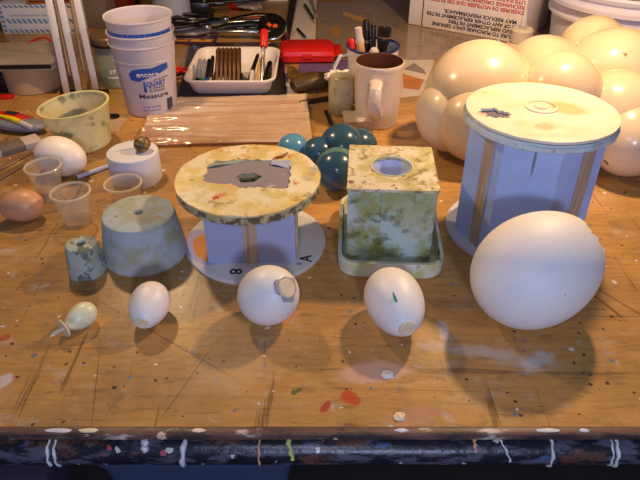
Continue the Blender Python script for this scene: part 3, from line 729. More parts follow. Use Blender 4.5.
text_mesh('1', .026, m_print_blue, 'number', t, fn=wrap(A0 - .24, .049, .0004), bold=.0009)
text_mesh('QUART', .0115, m_print_blue, 'quart_text', t, fn=wrap(A0 + .16, .0585, .0004), width=.032, bold=.0002)
text_mesh('2 PINTS', .0056, m_print_dark, 'small_text', t, fn=wrap(A0 + .17, .0530, .0004), width=.026)
text_mesh('32 OUNCES', .0052, m_print_dark, 'small_text', t, fn=wrap(A0 + .17, .0480, .0004), width=.026)
text_mesh('Measure', .0115, m_print_dark, 'measure_text', t, fn=wrap(A0 + .03, .0370, .0004), width=.050, bold=.0001)
text_mesh('TEL 800 346 2670', .0038, m_print_blue, 'small_text', t, fn=wrap(A0 - .13, .0195, .0004), width=.030)
text_mesh('www.e-forums.com', .0038, m_print_blue, 'small_text', t, fn=wrap(A0 - .13, .0135, .0004), width=.030)
b = MB(); f = wrap(A0 + .62, .019, .0003); x = -.006; random.seed(3)
while x < .006:
    w_ = random.choice((.0003, .0005, .0008)); b.sheet([(x, -.010, 0), (x + w_, -.010, 0), (x + w_, .012, 0), (x, .012, 0)], .0002, 1, 3); x += w_ + random.choice((.0004, .0006))
for v in b.b.verts: v.co = f(v.co)
b.obj('barcode', m_print_dark, t)
b = MB(); f = wrap(-.78, 0, .0003)
for k in range(13):
    zz = .012 + k * .0062; L_ = .010 if k % 2 == 0 else .006
    b.sheet([(-.006, zz, 0), (-.006 + L_, zz, 0), (-.006 + L_, zz + .0008, 0), (-.006, zz + .0008, 0)], .0002, 2, 1)
for v in b.b.verts: v.co = f(v.co)
b.obj('scale_marks', m_print_blue, t)
t2, wrap, patch = quart(.0165, 'middle one of the three nested white quart measuring cups', False)
t3, wrap, patch = quart(.0400, 'topmost of the three nested white quart measuring cups, with a blue printed band', False)
for k in range(16):
    a = -1.25 + k * .172
    patch(-.0042, .0042, .0985, .1055, a, m_print_blue, 'band_print', 3)

# ------------------------------------------------------------------ mugs
mg = thing('coffee_mug', 'tall cream stoneware mug with a dark brown inside, handle facing forward', 'mug', (.096, .985, T), math.radians(-11))
MB().lathe([(0, 0), (.032, 0), (.0345, .002), (.0365, .015), (.0385, .060), (.0388, .094), (.0402, .100), (.0408, .104), (.0400, .1065), (.0388, .1068)], 64).obj('mug_wall', m_mug, mg)
MB().lathe([(.0388, .1068), (.0375, .1060), (.0365, .100), (.0350, .050), (.0320, .008), (0, .006)], 64).obj('inner_wall', m_mug_in, mg)
hp = [(-.002, -.036, .083), (.002, -.048, .086), (.002, -.060, .080), (.002, -.066, .066), (.002, -.064, .048), (.002, -.054, .034), (.002, -.037, .027)]
MB().tube([Vector(p) for p in hp], [.0115, .0105, .0098, .0098, .0100, .0105, .0115], 16, flat=.5).obj('handle', m_mug, mg)
em = thing('enamel_mug', 'white enamel mug with a navy blue rim holding pens, behind the cream mug', 'mug', (.0935, 1.092, T))
MB().lathe([(0, 0), (.040, 0), (.042, .004), (.0455, .092), (.0455, .0965), (.0440, .0965), (.0438, .092), (.0400, .004), (0, .003)], 64).obj('mug_wall', m_enamel, em)
annulus(lambda a: .0436, lambda a: .0472, .0955, .0985, nseg=64, nr=3, m=m_blue_rim, name='blue_rim', parent=em)
MB().tube([(-.044, 0, .080), (-.058, -.01, .082), (-.068, -.012, .062), (-.064, -.01, .035), (-.043, 0, .028)], .0045, 12, flat=.6).obj('handle', m_enamel, em)
def pen(name, label, cat, A, B, parts, group=None, sz=1.0):
    """parts: list of (name, profile, material) along +z from A to B (profile given in metres)"""
    t = thing(name, label, cat, A, group=group)
    for nm, prof, m in parts: MB().lathe(prof, 20).obj(nm, m, t)
    t.scale = (1, 1, sz)
    return aim(t, A, B)
mx, my = .0935, 1.092
base = lambda dx, dy: Vector((mx + dx, my + dy, T + .006))
def top(px, py, h): return on(px, py, h)
pen('marker', 'white marker standing in the enamel mug', 'marker', base(-.008, .012), base(-.030, .004) + Vector((0, 0, .140)), [('barrel', [(0, 0), (.0072, 0), (.0072, .108), (.0080, .110), (0, .110)], mat('white_marker', srgb(222, 212, 216), .4)), ('cap', [(0, .1101), (.0080, .1101), (.0078, .116), (.0062, .124), (.0060, .142), (0, .143)], m_paper)], sz=.86)
pen('pen', 'thick black pen left of the flashlight in the enamel mug', 'pen', base(-.002, .020), base(-.014, .020) + Vector((0, 0, .150)), [('barrel', [(0, 0), (.0058, 0), (.0062, .10), (.0064, .148), (.005, .151), (0, .152)], m_black_plastic), ('clip', [(.0062, .105), (.0070, .106), (.0070, .110), (.0062, .111)], m_steel)], 'black pens in the mug', sz=.86)
pen('pen', 'slim black pen right beside the flashlight in the enamel mug', 'pen', base(.004, .006), base(-.0005, .014) + Vector((0, 0, .145)), [('barrel', [(0, 0), (.0045, 0), (.0048, .11), (.0046, .143), (.003, .146), (0, .146)], m_black_plastic)], 'black pens in the mug', sz=.86)
pen('flashlight', 'black flashlight head up in the enamel mug', 'flashlight', base(.010, .006), base(.022, .010) + Vector((0, 0, .135)), [('barrel', [(0, 0), (.0072, .002), (.0075, .085), (.0080, .095), (0, .0951)], m_black_plastic), ('head', [(0, .0952), (.0080, .0952), (.0115, .112), (.0118, .120), (.0113, .121), (.0118, .123), (.0124, .138), (.0112, .139), (.0108, .1365), (0, .1365)], m_black_plastic), ('band', [(.0116, .1195), (.0122, .1200), (.0122, .1225), (.0116, .1228)], m_lidbrown)], sz=.86)
pen('brush', 'tan wooden handle leaning on the left lip of the enamel mug', 'tool', base(-.004, -.012), base(-.028, -.021) + Vector((0, 0, .118)), [('handle', [(0, 0), (.003, 0), (.0035, .06), (.0065, .10), (.0070, .112), (.004, .121), (0, .122)], m_tan)], sz=.86)
pen('spatula', 'small pale-ended spatula inside the enamel mug', 'tool', base(.004, -.014), base(-.0005, -.026) + Vector((0, 0, .105)), [('stem', [(0, 0), (.002, 0), (.002, .085), (.008, .094), (.0085, .104), (.005, .110), (0, .111)], m_paper)], sz=.86)
pen('screwdriver', 'red handled screwdriver leaning out at the left of the enamel mug', 'tool', base(-.022, .003), base(-.040, .011) + Vector((0, 0, .112)), [('shaft', [(0, 0), (.002, 0), (.002, .094), (0, .094)], m_steel), ('handle', [(0, .0942), (.004, .0942), (.0075, .098), (.0078, .114), (.004, .120), (0, .120)], m_red)], sz=.86)

# ------------------------------------------------------------------ murky jar, tissue, clear box
jr = thing('murky_jar', 'small murky yellowish glass jar at the left of the cream mug', 'jar', (.0365, 1.025, T))
MB().lathe([(0, .002), (.019, .002), (.0205, .004), (.0205, .050), (.0190, .056), (.0190, .066), (.0205, .0665), (.0212, .060), (.0220, .052), (.0220, .003), (.0205, 0), (0, 0)], 40).obj('jar_wall', m_murky, jr)
MB().lathe([(0, .0028), (.0188, .0028), (.0200, .006), (.0200, .030), (0, .032)], 32).obj('residue', mat('olive_residue', srgb(150, 138, 70), .6, var=.2, vscale=80), jr)
ts = MB(); ts.ball((0, 0, 0), 1, 28, (.020, .014, .010), .9).obj('tissue', m_tissue, None, loc=(.034, 1.060, T + .053), label='crumpled white tissue tucked behind the murky jar', cat='tissue')
ts2 = MB(); ts2.box((.034, 1.060, T + .025), (.026, .018, .050), .003).obj('small_carton', m_paper, None, label='small white carton behind the murky jar under the tissue', cat='box')
cb = thing('clear_case', 'small clear plastic case lying in front of the cream mug', 'case', on(358, 128), math.radians(4))
P_ = hollow([(.050, .044, .002, 0), (.050, .044, .002, .020), (.046, .040, .002, .020), (.046, .040, .002, .002)]).obj('case_body', m_cup, cb)
MB().box((0, 0, .0212), (.051, .045, .0018), .0006).obj('lid', m_cup_rim, cb)
pk = pen('dark_pencil', 'short dark stick lying just left of the murky jar', 'stick', on(326, 112, .004), on(335, 133, .004), [('rod', [(0, 0), (.0035, 0), (.0035, .052), (.0015, .060), (0, .060)], m_black_plastic), ('red_tip', [(0, -.003), (.003, -.003), (.0035, -.0001), (0, -.0001)], m_red)])

# ------------------------------------------------------------------ white tray of tools
ty = thing('plastic_tray', 'cream white plastic tray full of pens and tools', 'tray', (-.166, 1.180, T + .0042), math.radians(0))
hollow([(.140, .156, .018, 0), (.146, .164, .020, .003), (.158, .186, .024, .025), (.168, .196, .026, .027), (.170, .198, .026, .0305), (.164, .192, .024, .032), (.154, .180, .022, .029), (.142, .158, .018, .004)]).obj('tray_body', m_tray_white, ty)
db = MB(); db.sheet([on(178, 99), on(287, 99), on(283, 44), on(190, 44)], .004).obj('dark_board', m_darkboard, None, label='dark thin board under the white tool tray', cat='board')
cx, cy, cz = -.166, 1.146, T + .0086
def tool(name, label, cat, x, y0, y1, z0, z1, x1, parts, group=None):
    return pen(name, label, cat, (cx + x, cy + y0, cz + z0), (cx + x1, cy + y1, cz + z1), parts, group)
body = lambda r, L_, m, nm='barrel': (nm, [(0, 0), (r, .0005), (r, L_ - .002), (r * .7, L_), (0, L_)], m)
def capd(r, a, L_, m, nm='cap'): return (nm, [(0, a + .0002), (r * 1.1, a + .0002), (r * 1.1, L_ - .002), (r * .8, L_), (0, L_)], m)
for i, (x, c1, c2, lab) in enumerate(((-.064, m_greyplastic, m_black_plastic, 'grey pen at the far left of the tool tray'), (-.0555, m_greyplastic, m_green, 'pen with a bright green end in the tool tray'),
        (-.047, m_black_plastic, m_print_blue, 'black pen right beside the green-ended one in the tray'), (-.0385, m_black_plastic, m_steel, 'tall black pen with a silver end leaning up in the tray'), (-.030, m_darkred, m_black_plastic, 'dark pen with a red end, left of the brown rods'))):
    hi = .040 if i != 3 else .052
    tool('pen', lab, 'pen', x, -.040, .022, .006, hi, x + .002, [body(.0038, .060, c1)[:1] + ([(0, .0202), (.0038, .0202), (.0038, .064), (.0025, .068), (0, .068)],) + (c1,), ('cap', [(0, 0), (.0036, 0), (.0042, .003), (.0042, .020), (0, .020)], c2)], 'pens in the tool tray')
rb = thing('rod_bundle', 'bundle of brown steel rods standing up at the middle of the tool tray', 'rod bundle', (cx - .006, cy, cz + .001))
k = 0
for row in range(2):
    for i in range(6 - 0):
        x = -.021 + i * .0083 + row * .001; o = MB().lathe([(0, 0), (.0034, .0004), (.0034, .030), (.0038, .031), (.0038, .078), (.0028, .080), (0, .080)], 14).obj('rod', m_brownrod, rb)
        a = Vector((x, -.040 + row * .0084, .004 + row * .0)); bb = a + Vector((.000 - i * .0006, .056, .048)); aim(o, a, bb)
o = MB(); o.box((0, 0, 0), (.054, .020, .004), .001).obj('band', m_dark_steel, rb, loc=(0, -.022, .0165), rot=(math.radians(40) + 0, 0, 0))
tool('riffler', 'red handled tool with a steel shaft leaning over the tool tray', 'tool', .058, -.034, .040, .006, .078, .060, [('blade', [(0, 0), (.004, .003), (.0045, .040), (.0030, .056), (.0035, .066), (.0035, .078), (0, .078)], m_steel), ('red_handle', [(0, .0782), (.0065, .0782), (.0075, .081), (.0078, .108), (.0068, .113), (.004, .115), (0, .115)], m_red)])
tool('scraper', 'dark steel blade crossing the tool tray right of the brown rods', 'tool', .030, -.036, .030, .006, .046, .048, [('blade', [(0, 0), (.0035, .002), (.0045, .030), (.0035, .074), (.001, .080), (0, .080)], m_dark_steel)], 'blades in the tool tray')
tool('scraper', 'wide grey blade at the right of the red handled tool', 'tool', .062, -.042, .020, .010, .036, .072, [('blade', [(0, 0), (.0045, .002), (.0065, .030), (.0050, .060), (.001, .068), (0, .068)], m_dark_steel)], 'blades in the tool tray')
tool('wooden_stick', 'tan wooden stick in the tool tray beside the red handled tool', 'stick', .047, -.040, .020, .014, .044, .055, [('rod', [(0, 0), (.0028, .001), (.0032, .060), (.002, .064), (0, .064)], m_tan)])
tool('marker', 'white tube with a dark end standing at the front of the tool tray', 'marker', .038, -.042, -.010, .010, .030, .039, [('barrel', [(0, 0), (.004, .001), (.0042, .030), (.003, .034), (0, .034)], m_paper)])
tool('pen', 'short black pen at the right end of the tool tray', 'pen', .071, -.036, .004, .010, .030, .073, [('barrel', [(0, 0), (.0030, .001), (.0032, .040), (.002, .044), (0, .044)], m_black_plastic)], 'pens in the tool tray')

# ------------------------------------------------------------------ sleeve-wrapped board
pb = thing('wrapped_board', 'flat board in a wrinkled clear plastic sleeve, lying before the tool tray', 'board', (0, 0, T))
c4 = [on(143, 147), on(307, 143), on(302, 100), on(160, 104)]
loc4 = [v - Vector((0, 0, T)) for v in c4]
MB().sheet([v + Vector((0, 0, .0003)) for v in loc4], .0035).obj('board', m_wrapped_board, pb)
def wr(u, v): return .0020 * noise.noise(Vector((u * 3, v * 26, 2))) + .0010 * noise.noise(Vector((u * 20, v * 40, 5))) + .0050 * abs(math.sin(v * 14 + .5 * math.sin(u * 3) + .3)) ** 8
big = [v + (v - sum(loc4, Vector()) / 4).normalized() * .010 for v in loc4]; big = [Vector((v.x, v.y, .0062)) for v in big]
MB().sheet(big, .0004, 60, 150, wr).obj('clear_sleeve', m_wrap2, pb, angle=80)
MB().sheet([Vector((v.x, v.y, .0042)) for v in (on(281, 112), on(303, 112), on(301, 103), on(280, 103))], .0003).obj('pink_label', m_label_pink, pb)

# ------------------------------------------------------------------ red case, papers, pencils
rc = thing('red_case', 'shiny red plastic hinged case behind the tool tray at its right', 'case', (-.027, 1.314, T + .0012), math.radians(2))
hollow([(.100, .070, .006, 0), (.112, .082, .008, .004), (.114, .084, .008, .014), (.120, .086, .008, .0145), (.120, .086, .008, .0165), (.114, .082, .008, .017), (.110, .078, .010, .024), (.096, .062, .010, .029)]).obj('case_shell', m_red, rc)
MB().box((.066, .0, .0155), (.014, .070, .0024), .0006).obj('hinge_flange', m_red, rc)
MB().box((0, -.0425, .016), (.020, .004, .010), .001).obj('latch', m_red, rc)
def paper(name, label, quad, m, th=.0006, z=0, cat='paper', group=None):
    return MB().sheet([on(x, y, z) for x, y in quad], th, 6, 6).obj(name, m, None, label=label, cat=cat, group=group)
paper('glossy_board', 'large glossy grey-brown board lying under the filter carton', [(316, 58), (575, 62), (545, -6), (318, 3)], m_glass_board, .0008, .0004, 'board')
paper('paper_sheet', 'long white paper strip left of the glossy board, with a green pencil on it', [(285, 44), (315, 44), (317, -4), (298, -4)], m_paper, .0007, .0)
paper('paper_sheet', 'purple paper with red spots under the front of the red case', [(296, 82), (352, 86), (350, 60), (300, 60)], m_paper_purple, .0007, 0)
paper('paper_sheet', 'narrow white paper scrap at the left of the brown smeared tube', [(286, 97), (298, 96), (294, 68), (284, 69)], m_paper, .0008, 0)
paper('paper_sheet', 'white paper lying right of the cream mug, before the glossy board', [(398, 98), (428, 95), (434, 60), (402, 60)], m_paper, .0008, 0)
paper('paper_scrap', 'torn orange-brown paper scrap on the white paper right of the cream mug', [(404, 88), (419, 90), (424, 80), (403, 74)], mat('orange_brown_scrap', srgb(190, 120, 66), .7, var=.1), .0006, .001)
paper('paper_scrap', 'grey triangular fold of paper beside the cream balloon cluster', [(404, 69), (426, 74), (424, 70), (414, 63)], mat('grey_fold', srgb(140, 128, 126), .7), .0006, .001)
paper('tape_piece', 'short amber square of tape on the glossy board', [(332, 35), (341, 37), (339, 27), (331, 27)], m_tape, .0005, .001, 'tape')
paper('wooden_strip', 'thin amber wooden strip lying slanted on the glossy board', [(343, 15), (366, 23), (369, 20), (343, 12)], m_tan, .002, .001, 'stick')
def flat_pen(name, label, a, b, r, m, tip, cat='pencil'):
    A, B = on(a[0], a[1], r + .001), on(b[0], b[1], r + .001); L_ = (B - A).length
    return pen(name, label, cat, A, B, [('barrel', [(0, 0), (r, .0005), (r, L_ * .86), (0, L_ * .86)], m), ('point', [(0, L_ * .861), (r, L_ * .861), (.0006, L_), (0, L_)], tip)])
flat_pen('pencil', 'dark green pencil lying on the white paper strip', (305, 5), (316, 23), .0038, m_pencil_green, m_pencil_wood)
flat_pen('pencil', 'grey pencil at the right edge of the white paper strip', (310, -3), (317.5, 18), .0032, m_greyplastic, m_pencil_wood)
flat_pen('pen_nib', 'small blue-black pen end lying before the green pencil', (297.5, 29), (306, 38), .0034, m_black_plastic, m_print_blue, 'pen')
# smeared tube / brush
tu = thing('paint_tube', 'thick brown smeared paint tube lying between the tool tray and the murky jar', 'paint tube', on(310, 92))
MB().tube([(-.038, .085, .015), (-.032, .060, .014), (-.014, .028, .016), (-.004, .012, .018), (.003, .002, .018)], [.010, .013, .014, .013, .008], 18, flat=.8).obj('tube_neck', m_tubepaint, tu)
MB().tube([(-.032, -.008, .0175), (-.018, .001, .020), (.006, .010, .022), (.030, .018, .019), (.040, .020, .013)], [.012, .0185, .021, .018, .007], 20, flat=.8).obj('tube_body', mat('dark_olive_tube', srgb(92, 72, 40), .4, var=.25, vscale=40, metal=.2), tu)
rest(tu)
MB().tube([on(300, 103, .005), on(318, 100, .005), on(334, 97, .005)], .004, 10).obj('dark_rod', m_dark_steel, None, label='dark rod lying in front of the brown smeared tube', cat='rod')

# ------------------------------------------------------------------ filter carton standing upside down
A = on(408, 24.5); B = on(520, 45); A.z = B.z = T
dv = (B - A); L_ = dv.length; ang = math.atan2(dv.y, dv.x)
fb = thing('filter_carton', 'white cardboard carton standing upside down, printed in black and red', 'carton', (A.x, A.y, T + .0012), ang)
MB().box((L_ / 2, .09, .17), (L_, .18, .34), .0015).obj('carton_body', m_card, fb)
MB().box((L_ / 2, .09, .0008), (L_ + .001, .181, .0016), .0004).obj('worn_edge', m_kraft, fb)
MB().box((L_ * .13, -.0004, .171), (.0022, .0012, .338)).obj('flap_seam', m_print_dark, fb)
def line(s, z, x_right, width, m, cap=.0078):
    def f(c): return Vector((x_right - c.x, -.0006 - c.z, z - c.y))
    text_mesh(s, cap / .7, m, 'printed_text', fb, fn=f, width=width, bold=.0003, align='LEFT')
xr = L_ * .985
line('BE SURE TO PURCHASE ONLY GENUINE', .0165, xr, L_ * .76, m_print_dark)
line('RIDGID REPLACEMENT FILTERS.', .0275, xr, L_ * .62, m_print_dark)
line('USE OF ANY OTHER REPLACEMENT FILTER', .0385, xr, L_ * .82, m_print_dark)
line('MAY REDUCE PERFORMANCE.', .0495, xr - .012, L_ * .62, m_print_dark)
line("S'ASSURER DE N'UTILISER QUE DES FILTRES DE", .072, xr, L_ * .86, m_print_red)
line("RECHANGE ORIGINAUX RIDGID. L'", .083, xr, L_ * .70, m_print_red)
line("UTILISATION DE TOUT AUTRE FILTRE", .094, xr, L_ * .78, m_print_red)

# ------------------------------------------------------------------ glue bottles
gb = thing('glue_bottle', 'squat glue bottle with a pale cap and nozzle, before the filter carton', 'bottle', (.398, 1.235, T + .001))
gb.scale = (1.3, 1.3, 1.4)
MB().lathe([(0, 0), (.0235, 0), (.0255, .003), (.0255, .030), (.023, .036), (.0155, .041), (.0150, .043), (0, .043)], 40).obj('bottle_body', mat('cream_bottle', srgb(226, 200, 180), .4, stains=[(srgb(200, 80, 60), 40, .60, .64, .5)]), gb)
MB().lathe([(0, .043), (.0165, .043), (.0165, .058), (.0140, .061), (0, .061)], 32).obj('cap', m_paper, gb)
MB().lathe([(0, .061), (.006, .061), (.0045, .068), (.0018, .088), (0, .088)], 24).obj('nozzle', m_clearcap, gb)
MB().box((0, -.0254, .018), (.026, .0012, .012), .0004).obj('red_label', mat('red_bottle_label', srgb(206, 90, 70), .5), gb)
gs = thing('glue_bottle', 'small clear-nozzled glue bottle left of the squat one', 'bottle', (.346, 1.205, T + .001))
gs.scale = (1.15, 1.15, 1.2)
MB().lathe([(0, 0), (.013, 0), (.014, .002), (.014, .020), (.009, .027), (.0085, .032), (0, .032)], 32).obj('bottle_body', m_paper, gs)
MB().lathe([(0, .032), (.008, .032), (.0055, .040), (.0040, .050), (.0014, .066), (0, .066)], 24).obj('nozzle', m_clearcap, gs)

# ------------------------------------------------------------------ white pail
pl = thing('plastic_pail', 'white ribbed plastic pail at the upper right, filled with messy scraps', 'pail', (.655, 1.345, T + .001))
RB = .168
MB().lathe([(0, .003), (RB - .020, .003), (RB - .006, .120), (RB - .004, .145), (RB, .146), (RB + .002, .141), (RB, .134), (RB - .005, .130), (RB - .004, .124), (RB + .004, .120), (RB + .004, .112), (RB - .006, .108), (RB - .008, .095), (RB - .001, .092), (RB - .001, .087), (RB - .010, .083), (RB - .018, 0), (0, 0)], 96).obj('pail_wall', m_bucket, pl)
MB().lathe([(0, .124), (.08, .128), (RB - .0075, .118), (RB - .0085, .112), (0, .112)], 48, wob=None).obj('scrap_fill', m_bucket_in, pl)
for x, y, s, m, nm in ((-.045, -.135, .018, m_black_plastic, 'black_scrap'), (.03, -.125, .015, m_green, 'green_scrap'), (-.09, -.10, .016, m_tan, 'tan_scrap'), (0, -.09, .02, m_tissue, 'white_scrap')):
    MB().ball((x, y, .130), s, 20, (1.3, .8, .55), .8).obj(nm, m, pl)

# ------------------------------------------------------------------ upright bars (left rear)
st = thing('bar_stand', 'upright stand of flat silver bars and brass rods behind the yellow tub', 'stand', on(80, 96))
o0 = on(80, 96)
for px, py in ((68, 98), (80.5, 97), (97, 93)):
    P = on(px, py); lean = {68: .045, 80.5: .022, 97: 0.0}[px]; MB().box((0, 0, .165), (.0115, .003, .33), .0005).obj('flat_bar', m_alu, st, loc=(P.x - o0.x, P.y - o0.y, 0), rot=(0, lean, 0))
for px, py in ((73.5, 96), (88, 94)):
    P = on(px, py); x, y = P.x - o0.x, P.y - o0.y
    MB().lathe([(0, .046), (.003, .048), (.0042, .056), (.0034, .058), (.0034, .30), (0, .30)], 18).obj('brass_rod', m_brass, st, loc=(x, y + .002, -.010), rot=(0, .035, 0))
MB().box((.006, .004, .318), (.085, .014, .022), .002).obj('top_bracket', m_alu, st)
MB().box((.006, .010, .004), (.090, .010, .008), .001).obj('foot_plate', m_dark_steel, st)

# ------------------------------------------------------------------ left rear clutter
br = thing('round_roll', 'wide beige roll standing on end at the left, under the grey wrapped book', 'roll', (-.548, 1.155, T))
MB().lathe([(.022, 0), (.0520, 0), (.0540, .002), (.0545, .049), (.0530, .051), (.022, .051), (.022, 0)], 64).obj('roll_body', m_beige, br)
MB().lathe([(.0185, .0005), (.0218, .0005), (.0218, .0505), (.0185, .0505), (.0185, .0005)], 40).obj('core', m_kraft, br)
gbk = thing('wrapped_book', 'flat grey book wrapped in clear plastic lying on the beige roll', 'book', (-.560, 1.150, T + .0512), math.radians(3))
MB().box((0, 0, .0010), (.150, .120, .0020), .0004).obj('cover', m_grey, gbk)
MB().box((.002, 0, .0065), (.143, .114, .0080), .0005).obj('pages', mat('page_block', srgb(196, 184, 186), .8), gbk)
MB().box((0, 0, .0120), (.150, .120, .0026), .0006).obj('cover', m_grey, gbk)
MB().box((.006, -.0578, .0066), (.132, .0022, .0064), .0004).obj('black_band', m_black_plastic, gbk)
MB().sheet([(-.090, -.066, 0), (.080, -.064, 0), (.078, .064, 0), (-.088, .062, 0)], .0003, 24, 18, lambda u, v: .0140 + .0012 * abs(noise.noise(Vector((u * 8, v * 8, 1)))) - (.010 if u < .06 else 0)).obj('clear_wrap', m_wrap, gbk)
gx = on(4, 34); gl = thing('glove_box', 'white carton with blue diagonal stripes at the upper left', 'carton', (gx.x, gx.y, T), math.radians(0))
GW = .185; GH = .068
MB().box((GW / 2, .05, GH / 2), (GW, .10, GH), .001).obj('carton_body', m_glove, gl)
def stripes(x0, x1, z0, z1, n, sl=.006):
    b = MB(); w_ = (x1 - x0) / n
    for i in range(n):
        a = x0 + i * w_
        vs = [(a + sl, z0), (a + sl + w_ * .55, z0), (a + w_ * .55, z1), (a, z1)]
        f0 = [b.b.verts.new((x, -.0007, z)) for x, z in vs]; f1 = [b.b.verts.new((x, -.0001, z)) for x, z in vs]
        b.b.faces.new(f0); b.b.faces.new(f1[::-1])
        for k in range(4): b.b.faces.new((f0[k], f1[k], f1[(k + 1) % 4], f0[(k + 1) % 4]))
    b.obj('blue_stripes', m_stripe, gl)
stripes(.014, GW - .012, .003, .011, 13); stripes(.014, GW - .012, .025, .035, 13); stripes(.014, GW - .012, .060, .066, 13)
b = MB()
for i in range(6): b.box((.007, -.0004, .008 + i * .0105), (.008, .0008, .006))
b.obj('blue_stripes', m_stripe, gl)
text_mesh('Latex Examination Gloves', .0075, m_stripe, 'printed_text', gl, fn=lambda c: Vector((c.x + .075, -.0003 - c.z, c.y + .041)), width=.10)
ow = thing('orange_slab', 'orange-brown varnished wood block lying on the striped carton', 'block', (gx.x + .128, gx.y + .040, T + GH + .0002), math.radians(4))
MB().box((0, 0, .007), (.115, .080, .014), .002).obj('wood_block', m_orange_wood, ow)
MB().box((.0, -.0403, .007), (.100, .0008, .003)).obj('groove', m_print_dark, ow)
kb = thing('cardboard_box', 'small grey-brown box behind the upright silver bars', 'box', on(94, 29), math.radians(-5))
MB().box((0, .04, .045), (.075, .07, .09), .002).obj('box_body', mat('grey_brown_card', srgb(110, 92, 84), .8), kb)
MB().box((0, .04, .0906), (.018, .069, .0010)).obj('tape_strip', m_tape, kb)
dj = thing('dark_red_jar', 'dark red lidded jar behind the nested measuring cups', 'jar', (on(118, 22).x, on(118, 22).y + .04, T))
MB().lathe([(0, 0), (.036, 0), (.038, .003), (.038, .085), (.033, .092), (0, .092)], 40).obj('jar_body', m_darkred, dj)
MB().lathe([(0, .0921), (.035, .0921), (.035, .108), (.032, .110), (0, .110)], 40).obj('lid', m_lidbrown, dj)
# glass jar with lid
gj = thing('glass_jar', 'clear glass jar with a tarnished wide lid, left of the measuring cups', 'jar', (-.392, 1.165, T))
MB().lathe([(0, .003), (.028, .003), (.031, .006), (.031, .060), (.027, .068), (.027, .078), (.0295, .078), (.0295, .068), (.034, .060), (.034, .003), (.031, 0), (0, 0)], 56).obj('jar_wall', m_glassjar, gj)
MB().lathe([(0, .0035), (.0275, .0035), (.0300, .008), (.0300, .022), (0, .022)], 40).obj('liquid', mat('grey_green_liquid', srgb(92, 104, 74), .2), gj)
MB().lathe([(0, .0782), (.0350, .0782), (.0362, .080), (.0362, .094), (.0340, .0965), (0, .0975)], 56, wob=lambda a, r, z: .0004 * math.sin(30 * a) if r > .03 else 0).obj('lid', m_lidbrown, gj)
MB().lathe([(.0352, .0784), (.0368, .0786), (.0368, .083), (.0352, .0832)], 56).obj('dark_band', m_black_plastic, gj)
def jwrap(z): return lambda c: Vector(((.0343 + c.z) * math.cos(c.x / .034 - 1.45), (.0343 + c.z) * math.sin(c.x / .034 - 1.45), z + c.y))
text_mesh('ST', .011, m_print_white, 'printed_text', gj, fn=jwrap(.030), bold=.0004)
text_mesh('brewer', .0075, m_print_white, 'printed_text', gj, fn=jwrap(.021), bold=.0002)
# red cable, black block, red strip
MB().tube([on(12, 48, .060) + Vector((0, .06, -.058)), on(20, 47, .004), on(30, 42, .012), on(40, 38, .020), on(46, 37.5, .020), on(52, 42, .010), on(58, 46, .004)], .0022, 8).obj('red_cable', m_red, None, label='thin red cable arching behind the grey wrapped book', cat='cable')
MB().box(on(32, 47, .004) + Vector((0, .01, 0)), (.10, .006, .006), .001).obj('red_strip', m_red, None, label='straight red strip lying just behind the grey wrapped book', cat='strip')
bk = thing('black_case', 'small black case at the left edge beside the beige roll', 'case', on(-6, 92))
MB().box((0, .02, .018), (.060, .05, .036), .005).obj('case_body', m_black_plastic, bk)
MB().box((0, .02, .0366), (.040, .036, .0012), .0004).obj('blue_panel', m_blue_cord, bk)
MB().box((0, 0, 0), (.052, .014, .006), .001).obj('red_strip', m_red, None, loc=on(-1, 97, .003), rot=(0, 0, .12), label='short red strip at the left edge in front of the black case', cat='strip')
# handheld tool
ht = thing('handheld_meter', 'red and grey handheld gadget with a yellow stripe at the left edge', 'gadget', on(16, 129), math.radians(-18))
M_ = Matrix.Identity(4)
b = MB(); b.ball((0, 0, .0115), 1, 36, (.062, .022, .0115)).obj('grey_body', m_greyplastic, ht)
b = MB(); b.ball((-.010, .003, .0165), 1, 36, (.048, .018, .0090)).obj('red_top', m_red, ht)
MB().box((-.006, .006, .0252), (.024, .012, .0018), .0006).obj('dark_screen', mat('dark_screen', srgb(52, 46, 46), .2), ht)
b = MB()
for i in range(4):
    for j in range(2): b.box((.014 + i * .006, .009 - j * .007, .0240 - i * .0012), (.0036, .004, .002), .0006)
b.obj('silver_keys', m_steel, ht)
MB().tube([(-.032, -.006, .0235), (-.010, -.009, .0245), (.010, -.0105, .0235), (.026, -.012, .0205)], [.0025, .003, .0045, .0050], 12).obj('yellow_stripe', m_yellow, ht)
MB().tube([(.0265, -.012, .0205), (.040, -.014, .018), (.050, -.014, .0150)], [.0045, .0045, .004], 12).obj('white_stripe', m_paper, ht)
# packet & strips
pc = thing('flat_packet', 'flat packet with grey and white bands at the left edge', 'packet', on(12, 150), math.radians(38))
for k, (x, w_, m) in enumerate(((-.036, .036, m_paper), (0, .036, mat('dull_grey_band', srgb(126, 112, 100), .5)), (.031, .026, m_paper))):
    MB().box((x, 0, .005), (w_, .034, .010), .0012).obj(('white_band', 'grey_band', 'white_band')[k], m, pc)
for k, (a, b_, lab) in enumerate((((-6, 172), (33, 151), 'thin brown metal strip lying just behind the brown egg, the rear one of two'), ((-6, 182), (34, 158), 'thin brown metal strip, the nearer of the two behind the brown egg'))):
    A, B = on(a[0], a[1], .002), on(b_[0], b_[1], .002); d = B - A
    s_ = MB(); s_.box((d.length / 2, 0, 0), (d.length, .007, .003), .0006).obj('metal_strip', m_brass, None, loc=A, rot=(0, 0, math.atan2(d.y, d.x)), label=lab, cat='strip', group='brown strips at the left edge')
MB().lathe([(0, 0), (.010, 0), (.0115, .001), (.0115, .002), (.0095, .0028), (0, .0028)], 32).obj('coin', m_dark_steel, None, loc=on(113, 117), label='small dark round disc on the bench beside the yellow tub', cat='disc')
